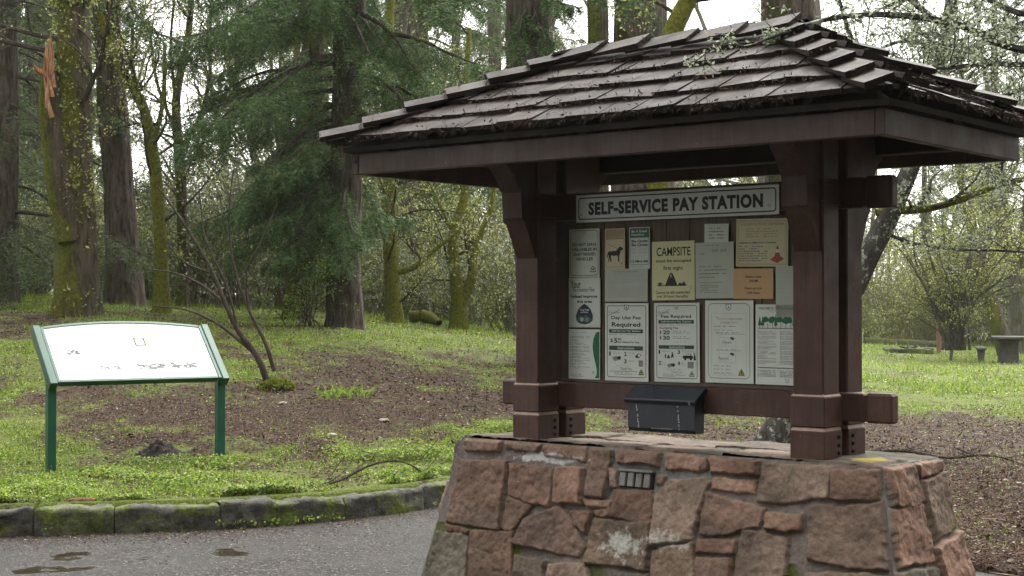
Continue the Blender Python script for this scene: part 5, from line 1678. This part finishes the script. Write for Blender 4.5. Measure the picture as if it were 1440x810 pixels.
# far wood: one mass closing the view
fw = MB()
fg = np.random.default_rng(77)
for i in range(170):
    a = fg.uniform(-.62, .62)
    Y = fg.uniform(88, 150)
    if -.28 < a < -.165 or (-.07 < a < 0 and fg.random() < .6): continue
    x = a * Y
    z0 = gz(x, Y)
    H = fg.uniform(6, 13)
    con = fg.random() < .4
    tube(fw, [(x, Y, z0 - .3), (x + fg.normal(0, .3), Y, z0 + H * .5), (x + fg.normal(0, .6), Y, z0 + H)], [.25, .16, .04], 5, 0, False)
    n = 700
    if con:
        h = fg.uniform(.05, 1, n) ** 1.2
        rr = (1 - h) * 3.2 * np.sqrt(fg.random(n)) * (1 + .3 * np.sin(h * 40))
        an = fg.uniform(0, 6.28, n)
        P = np.stack([x + rr * np.cos(an), Y + rr * np.sin(an), z0 + h * H * 1.15], -1)
        leaves(fw, P, .55, fg, 1, .35, 0, np.array([0, 0, -.5]))
    else:
        c = np.array([x, Y, z0 + H * .55]) + fg.normal(size=(22, 3)) * np.array([1.8, 1.8, H * .24])
        P = c[fg.integers(0, 22, n)] + fg.normal(0, .65, (n, 3))
        leaves(fw, P, .22, fg, 2, .5)
        for q in range(16):
            p = np.array([x, Y, z0 + H * fg.uniform(.2, .8)])
            tube(fw, [p, p + np.array([fg.normal(0, 1), 0, 1]), p + np.array([fg.normal(0, 1.9), 0, 2.6])], [.06, .04, .02], 3, 0, False)
for i in range(150):                                            # wood carried on unseen round the camera, added to block low light
    a = fg.uniform(R(95), R(265)) if i < 120 else fg.uniform(R(35), R(80)) * (1 if i % 2 else -1)
    d = fg.uniform(11, 26) if i < 120 else fg.uniform(16, 40)
    x, Y = math.sin(a) * d * 1.25, math.cos(a) * d
    if i >= 120 and abs(x / max(Y, .1)) < .5: continue
    z0 = gz(x, Y); H = fg.uniform(14, 23)
    tube(fw, [(x, Y, z0 - .3), (x, Y, z0 + H * .5), (x, Y, z0 + H)], [.28, .2, .04], 6, 0, False)
    n = 700
    h = fg.uniform(.04, 1, n) ** 1.1
    rr = (1.05 - h) * 3.4 * np.sqrt(fg.random(n))
    an = fg.uniform(0, 6.28, n)
    leaves(fw, np.stack([x + rr * np.cos(an), Y + rr * np.sin(an), z0 + h * H * 1.1], -1), .9, fg, 1, .45, 0, np.array([0, 0, -.5]))
tag(fw.build('far_wood_and_light_blockers', [GREYBARK, HEMLEAF, BUDLEAF]), 'distant misty wood closing the view, plus unseen light-blocking trees added behind the camera', 'wood', kind='stuff')

# ------------------------------------------------------------------ haze between the trees
mb = MB()
box(mb, -300, 300, -80, 310, -3.0, 42, 0)
_t = NT('thin_mist')
_t.t.nodes.remove(_t.b)
pv = _t.n('ShaderNodeVolumePrincipled', {'Color': (.93, .97, .9, 1), 'Density': .00028, 'Anisotropy': .2})
_t.t.links.new(pv.outputs[0], _t.out.inputs['Volume'])
tag(mb.build('haze', _t.m), kind='stuff')

# ------------------------------------------------------------------ small things on the ground
def mound(name, label, cat, px, Y, w, h, m, seed, leafy=None):
    b = on_ground(px, Y)
    q = MB()
    n = 48
    u = np.linspace(-1.25, 1.25, n)
    X, Yy = np.meshgrid(u, u)
    r = np.sqrt(X**2 + Yy**2)
    wx, wy = b[0] + X * w, b[1] + Yy * w * .9
    P3 = np.stack([X, Yy, 0 * X + seed], -1)
    z = ground_z(wx, wy) - .012 + h * np.exp(-(r * 1.5 * (1 + .2 * fbm(P3 * 1.5, 2, seed))) ** 2) * (1 + .4 * fbm(P3 * 5, 4, seed)) + .012 * fbm(P3 * 12, 3, seed) * (r < 1)
    z = z - .04 * sm(r, .95, 1.25)
    grid_mesh(q, wx - b[0], wy - b[1], z - b[2])
    o = q.build(name, m, None, True)
    o.location = tuple(b)
    return tag(o, label, cat)
SOIL = noisy('fresh_dark_soil', [(.3, (.012, .010, .009)), (.6, (.045, .037, .033)), (.78, (.09, .077, .07))], 30, (1, 1, 1), .9, .9, 60, .2, bdist=.02)
mound('molehill', 'small dark molehill of fresh soil in the grass by the panel legs', 'molehill', 228, 13.15, .23, .11, SOIL, 4)

ROT = noisy('rotten_orange_wood', [(.3, (.10, .045, .022)), (.6, (.24, .12, .06)), (.8, (.36, .22, .13))], 12, (1, 1, 1), .8, .5)
q = MB()
p = at(112, 708, 10.55)
trunk(q, [p + np.array([-.115, -.02, -.012]), p + np.array([-.03, 0, 0]), p + np.array([.05, .01, .008]), p + np.array([.11, .02, .022])], [.028, .034, .03, .012], 12, 26, .25, 0, 8, 0, .8)
tag(q.build('rotten_log', ROT, None, True), 'short orange-brown rotten piece of wood lying on the kerb top', 'log')

q = MB()
g = np.random.default_rng(91)
out = []
P, r, T = smooth_path([at(398, 700, 11.35), at(424, 691, 11.5), at(485, 672, 11.8), at(522, 654, 11.9), at(555, 648, 12.0), at(590, 662, 12.15), at(607, 681, 12.2)], [.017, .014, .011, .009, .007, .005, .003], 40)
tube(q, P, r, 6)
P2, r2, T2 = smooth_path([at(333, 698, 11.1), at(372, 690, 11.3), at(410, 688, 11.45), at(440, 683, 11.6)], [.012, .016, .018, .006], 20)
tube(q, P2, r2, 6)
for i in range(6, 38, 3):
    d = g.normal(size=3); d[2] = abs(d[2]) * .3
    grow(out, P[i], nrm(d), g.uniform(.12, .4), .004, 2, g, SAP)
tubes(q, out)
tag(q.build('fallen_branch', TWIG), 'thin arching dead branch fallen across the grass just behind the kerb', 'branch')
q = MB()
out = []
P, r, T = smooth_path([on_ground(1225, 15.5) + [0, 0, .03], on_ground(1275, 15.2) + [0, 0, .07], on_ground(1330, 15.0) + [0, 0, .05], on_ground(1395, 14.8) + [0, 0, .1], on_ground(1440, 14.6) + [0, 0, .04]], [.012, .016, .013, .009, .005], 40)
tube(q, P, r, 6)
for i in range(4, 38, 3):
    d = g.normal(size=3); d[2] = abs(d[2]) * .25
    grow(out, P[i], nrm(d), g.uniform(.1, .4), .005, 2, g, SAP)
tubes(q, out)
tag(q.build('fallen_branch', TWIG), 'long straight dead branch lying on the brown litter right of the shelter', 'branch')
P, r, T = smooth_path([on_ground(575, 33) + [0, 0, .12], on_ground(597, 33) + [0, 0, .16], on_ground(618, 32.5) + [0, 0, .08]], [.13, .14, .06], 24)
q = MB(); trunk(q, P, r, 14, 24, .12, 0, 6)
tag(q.build('fallen_log', VMOSSBARK, None, True), 'short mossy log lying between the two mossy trees', 'log')

# broad-leaved tuft in the litter, bright bush at the foot of the firs
def tuft(name, label, cat, px, Y, n, L, wd, seed, m, spread=.12):
    b = on_ground(px, Y)
    g = np.random.default_rng(seed)
    q = MB()
    a = g.uniform(0, 6.28, n); e = g.uniform(.25, 1.2, n); l = L * g.uniform(.6, 1.2, n)
    p0 = np.stack([g.normal(0, spread, n), g.normal(0, spread, n), 0 * a], -1)
    d = np.stack([np.cos(a) * e, np.sin(a) * e, np.ones(n)], -1); d = nrm(d)
    s = np.stack([-np.sin(a), np.cos(a), 0 * a], -1) * wd
    p1 = p0 + d * l[:, None] * .5; p2 = p0 + d * l[:, None] + np.stack([np.cos(a) * e, np.sin(a) * e, -e], -1) * l[:, None] * .18
    V = np.stack([p0 - s * .3, p0 + s * .3, p1 + s, p2, p1 - s], 1).reshape(-1, 3)
    q.add(V, np.arange(n * 5).reshape(n, 5))
    o = q.build(name, m)
    o.location = tuple(b - np.array([0, 0, .01]))
    return tag(o, label, cat)
tuft('leafy_plant', 'bright green leafy plant growing alone in the brown litter', 'plant', 481, 16.3, 46, .2, .012, 5, BRIGHT, .13)
b = on_ground(436, 25.2)
t_ = thing('green_bush', 'bright green young bush between the two curtained firs', 'bush', tuple(b))
out = []
g = np.random.default_rng(92)
for i in range(14):
    grow(out, b + np.array([g.normal(0, .15), g.normal(0, .15), 0]), nrm(np.array([g.normal(0, .5), g.normal(0, .5), 1])), g.uniform(.7, 1.35), .012, 0, g, SHR)
q, l = MB(), MB()
tubes(q, out, (4, 3, 3), 0, .004)
leaves(l, twig_points(out, 1, 5, g, .04), .055, g, 0)
place_parts(t_, [('stem', q, TWIG, False), ('foliage', l, BRIGHT, False)])
g = np.random.default_rng(93)
for i, (px, Y, lab) in enumerate(((466, 14.2, 'pale stone in the litter nearest the kerb'), (398, 15.9, 'pale stone beyond the sapling foot in the brown litter'), (540, 14.9, 'small pale stone beside the green plant and shelter'))):
    q = MB()
    bm = bmesh.new(); bmesh.ops.create_icosphere(bm, subdivisions=3, radius=1)
    v = np.array([x.co[:] for x in bm.verts]); f = [[a.index for a in p.verts] for p in bm.faces]; bm.free()
    v = v * (1 + .25 * fbm(v * 1.3 + i * 5, 3, i)[:, None]) * np.array([.045, .035, .02])
    q.add(v, f)
    o = q.build('stone', noisy('pale_stone', [(.3, (.2, .2, .17)), (.7, (.38, .37, .33))], 20, (1, 1, 1), .8, .4), None, True)
    o.location = tuple(on_ground(px, Y) + np.array([0, 0, .012]))
    tag(o, lab, 'stone')

# picnic table, marker post, fire ring and edging log in the far clearing
CONC = noisy('dark_weathered_timber', [(.3, (.028, .026, .024)), (.7, (.075, .07, .064))], 6, (1, 1, 1), .8, .3)
b = on_ground(1418, 45)
pt = thing('picnic_table', 'heavy dark picnic table with a separate side bench in the far clearing', 'picnic table', tuple(b), R(74))
q = MB(); box(q, -.72, .9, -.48, .48, .69, .77, .02); q.build('tabletop', CONC, pt)
for x in (-.32, .5):
    q = MB(); extrude(q, [(-.3, 0), (.3, 0), (.27, .12), (.25, .56), (.34, .69), (-.34, .69), (-.25, .56), (-.27, .12)], x - .1, x + .1); q.build('leg', CONC, pt)
for sy, sx in ((-.78, 0), (.78, 0)):
    q = MB(); box(q, -.98, .9, sy - .14, sy + .14, .38, .45, .015)
    bench = q.build('bench', CONC, pt)
    for x in (-.8, .6):
        q = MB(); extrude(q, [(sy - .07, 0), (sy + .07, 0), (sy + .1, .38), (sy - .1, .38)], x - .09, x + .09); q.build('bench_leg', CONC, bench)
q = MB()
b = on_ground(1320, 52)
box(q, -.065, .065, -.065, .065, -.2, 1.18, .012)
v = [(-.065, -.065, 1.1801), (.065, -.065, 1.1801), (.065, .065, 1.1801), (-.065, .065, 1.1801), (0, 0, 1.24)]
q.add(v, [[0, 1, 4], [1, 2, 4], [2, 3, 4], [3, 0, 4]])
o = q.build('marker_post', noisy('reddish_post', [(.3, (.12, .055, .035)), (.7, (.22, .11, .075))], 6, (1, 1, .3), .8, .3)); o.location = tuple(b)
tag(o, 'short reddish wooden post beside the clump of grey stems', 'post')
q = MB()
P = [on_ground(1215, 60) + [0, 0, .12], on_ground(1270, 60) + [0, 0, .14], on_ground(1326, 59) + [0, 0, .11]]
trunk(q, P, [.13, .14, .11], 14, 30, .08, 0, 3)
tag(q.build('edging_log', GREYBARK, None, True), 'long grey log lying across the far clearing behind the fire ring', 'log')
b = on_ground(1277, 52)
fr_ = thing('fire_ring', 'low round stone fire ring in the far clearing', 'fire ring', tuple(b))
q = MB()
g = np.random.default_rng(5)
for i in range(15):
    a = i / 15 * 6.283
    box(q, -.16, .16, -.11, .11, -.03, g.uniform(.13, .2), .03, 0, Matrix.Translation((math.cos(a) * .72, math.sin(a) * .72, 0)) @ Matrix.Rotation(a + math.pi / 2 + g.normal(0, .08), 4, 'Z'))
q.build('ring_stones', KERB, fr_)
q = MB()
for i in range(5):
    a = g.uniform(0, 6.28)
    tube(q, [np.array([math.cos(a) * .45, math.sin(a) * .45, .05]), np.array([-math.cos(a) * .3, -math.sin(a) * .3, .22])], [.04, .03], 6)
q.build('charred_wood', DARK, fr_)
mound('mossy_mound', 'low yellow-green mossy hump in front of the far wood, right of the shelter', 'mound', 1262, 63, .85, .5, MOSSBARK, 9)

# ------------------------------------------------------------------ grass, moss and dead leaves
g = np.random.default_rng(55)
def scatter(n, y0, y1, t0, t1, p=1.0):
    Y = y0 + (y1 - y0) * g.random(n) ** p
    X = g.uniform(t0, t1, n) * Y
    D = Y - kerb_y(X)
    k = (D > .24) | ((X > 1.4) & (D > .05))
    return X[k], Y[k], D[k]
gm = MB()
for (n, y0, y1, sz, lift, kind_) in ((430000, 9.4, 15.5, .017, .03, 0), (150000, 9.4, 15.5, .05, .0, 1), (230000, 15.5, 28, .026, .02, 0), (90000, 15.5, 32, .075, .0, 1), (150000, 28, 62, .055, .03, 0), (90000, 28, 62, .13, .0, 1)):
    X, Y, D = scatter(n, y0, y1, -.40, .40)
    gr = green(X, Y)
    P3 = np.stack([X, Y, 0 * X], -1)
    cl = fbm(P3 * 1.7, 3, 61)
    keep = g.random(len(X)) < np.clip(gr * 1.25 - .3, 0.02, 1) * np.clip(.55 + cl * (.9 if kind_ == 0 else 1.2), .08, 1)
    X, Y, cl = X[keep], Y[keep], cl[keep]
    Z = ground_z(X, Y)
    if kind_ == 0:
        leaves(gm, np.stack([X, Y, Z + lift * g.random(len(X)) * (1 + cl)], -1), sz, g, 0, .8, 2.0, None, .4)
    else:
        n_ = len(X)
        d = nrm(np.stack([g.normal(0, .5, n_), g.normal(0, .5, n_), np.ones(n_)], -1))
        s_ = np.stack([g.normal(size=n_), g.normal(size=n_), 0 * X], -1); s_ = nrm(s_) * .0035 * (sz / .05)
        p0 = np.stack([X, Y, Z - .004], -1)
        L = (sz * g.uniform(.5, 1.5, n_) * (1 + .5 * cl))[:, None]
        V = np.stack([p0 - s_, p0 + s_, p0 + d * L], 1).reshape(-1, 3)
        gm.add(V, np.arange(len(V)).reshape(-1, 3), 0)
n = 160000                                                       # lush clover clumps along the verge
X = g.uniform(-5.2, .6, n); D = .26 + 2.6 * g.random(n) ** 1.4; Y = kerb_y(X) + D
cl = fbm(np.stack([X * 1.6, Y * 2.2, 0 * X], -1), 4, 66)
k = g.random(n) < np.clip(.25 + 1.5 * cl - .15 * D, 0, 1)
X, Y, cl = X[k], Y[k], cl[k]
leaves(gm, np.stack([X, Y, ground_z(X, Y) + (.02 + .075 * np.clip(cl, 0, 1)) * g.random(len(X)) ** .6], -1), .021, g, 0, .85, 2.0, None, .4)
X = g.uniform(-4.4, .2, 900); Y = kerb_y(X) - g.uniform(-.02, .05, 900)              # weeds rooted at the foot of the kerb
k = fbm(np.stack([X * 2.2, 0 * X, 0 * X], -1), 3, 5) > .12
X, Y = X[k], Y[k]
leaves(gm, np.stack([X, Y, .012 + .05 * g.random(len(X))], -1), .024, g, 0, .8, 1.5)
tag(gm.build('grass', GRASS), 'short grass, clover and moss over the verge and clearing', 'grass', kind='stuff')
lm = MB()
for (n, y0, y1, sz) in ((260000, 8.5, 16, .021), (150000, 16, 30, .034), (16000, 8.0, 14, .045)):
    X, Y, D = scatter(n, y0, y1, -.40, .42)
    gr = green(X, Y)
    keep = g.random(len(X)) < np.clip(1.0 - gr * 1.05, .13, 1)
    X, Y = X[keep], Y[keep]
    leaves(lm, np.stack([X, Y, ground_z(X, Y) + .004 + .012 * g.random(len(X))], -1), sz, g, 0, .6, 3.5, None, .22)
    q = g.integers(0, len(X), len(X) // 14)
    leaves(lm, np.stack([X[q], Y[q], ground_z(X[q], Y[q]) + .012], -1), sz * 4.5, g, 0, .06, 3, None, .15)
X = g.uniform(-4.5, 1.2, 9000); Y = kerb_y(X) - np.abs(g.normal(0, .3, 9000)) * np.where(g.random(9000) < .25, 4, 1)        # swept against the kerb and over the road
leaves(lm, np.stack([X, Y, 0 * X + .006], -1), .016, g, 0, .5, 4, None, .2)
tag(lm.build('leaf_litter', LITTER), 'brown dead leaves and twigs covering the bare soil', 'leaf litter', kind='stuff')
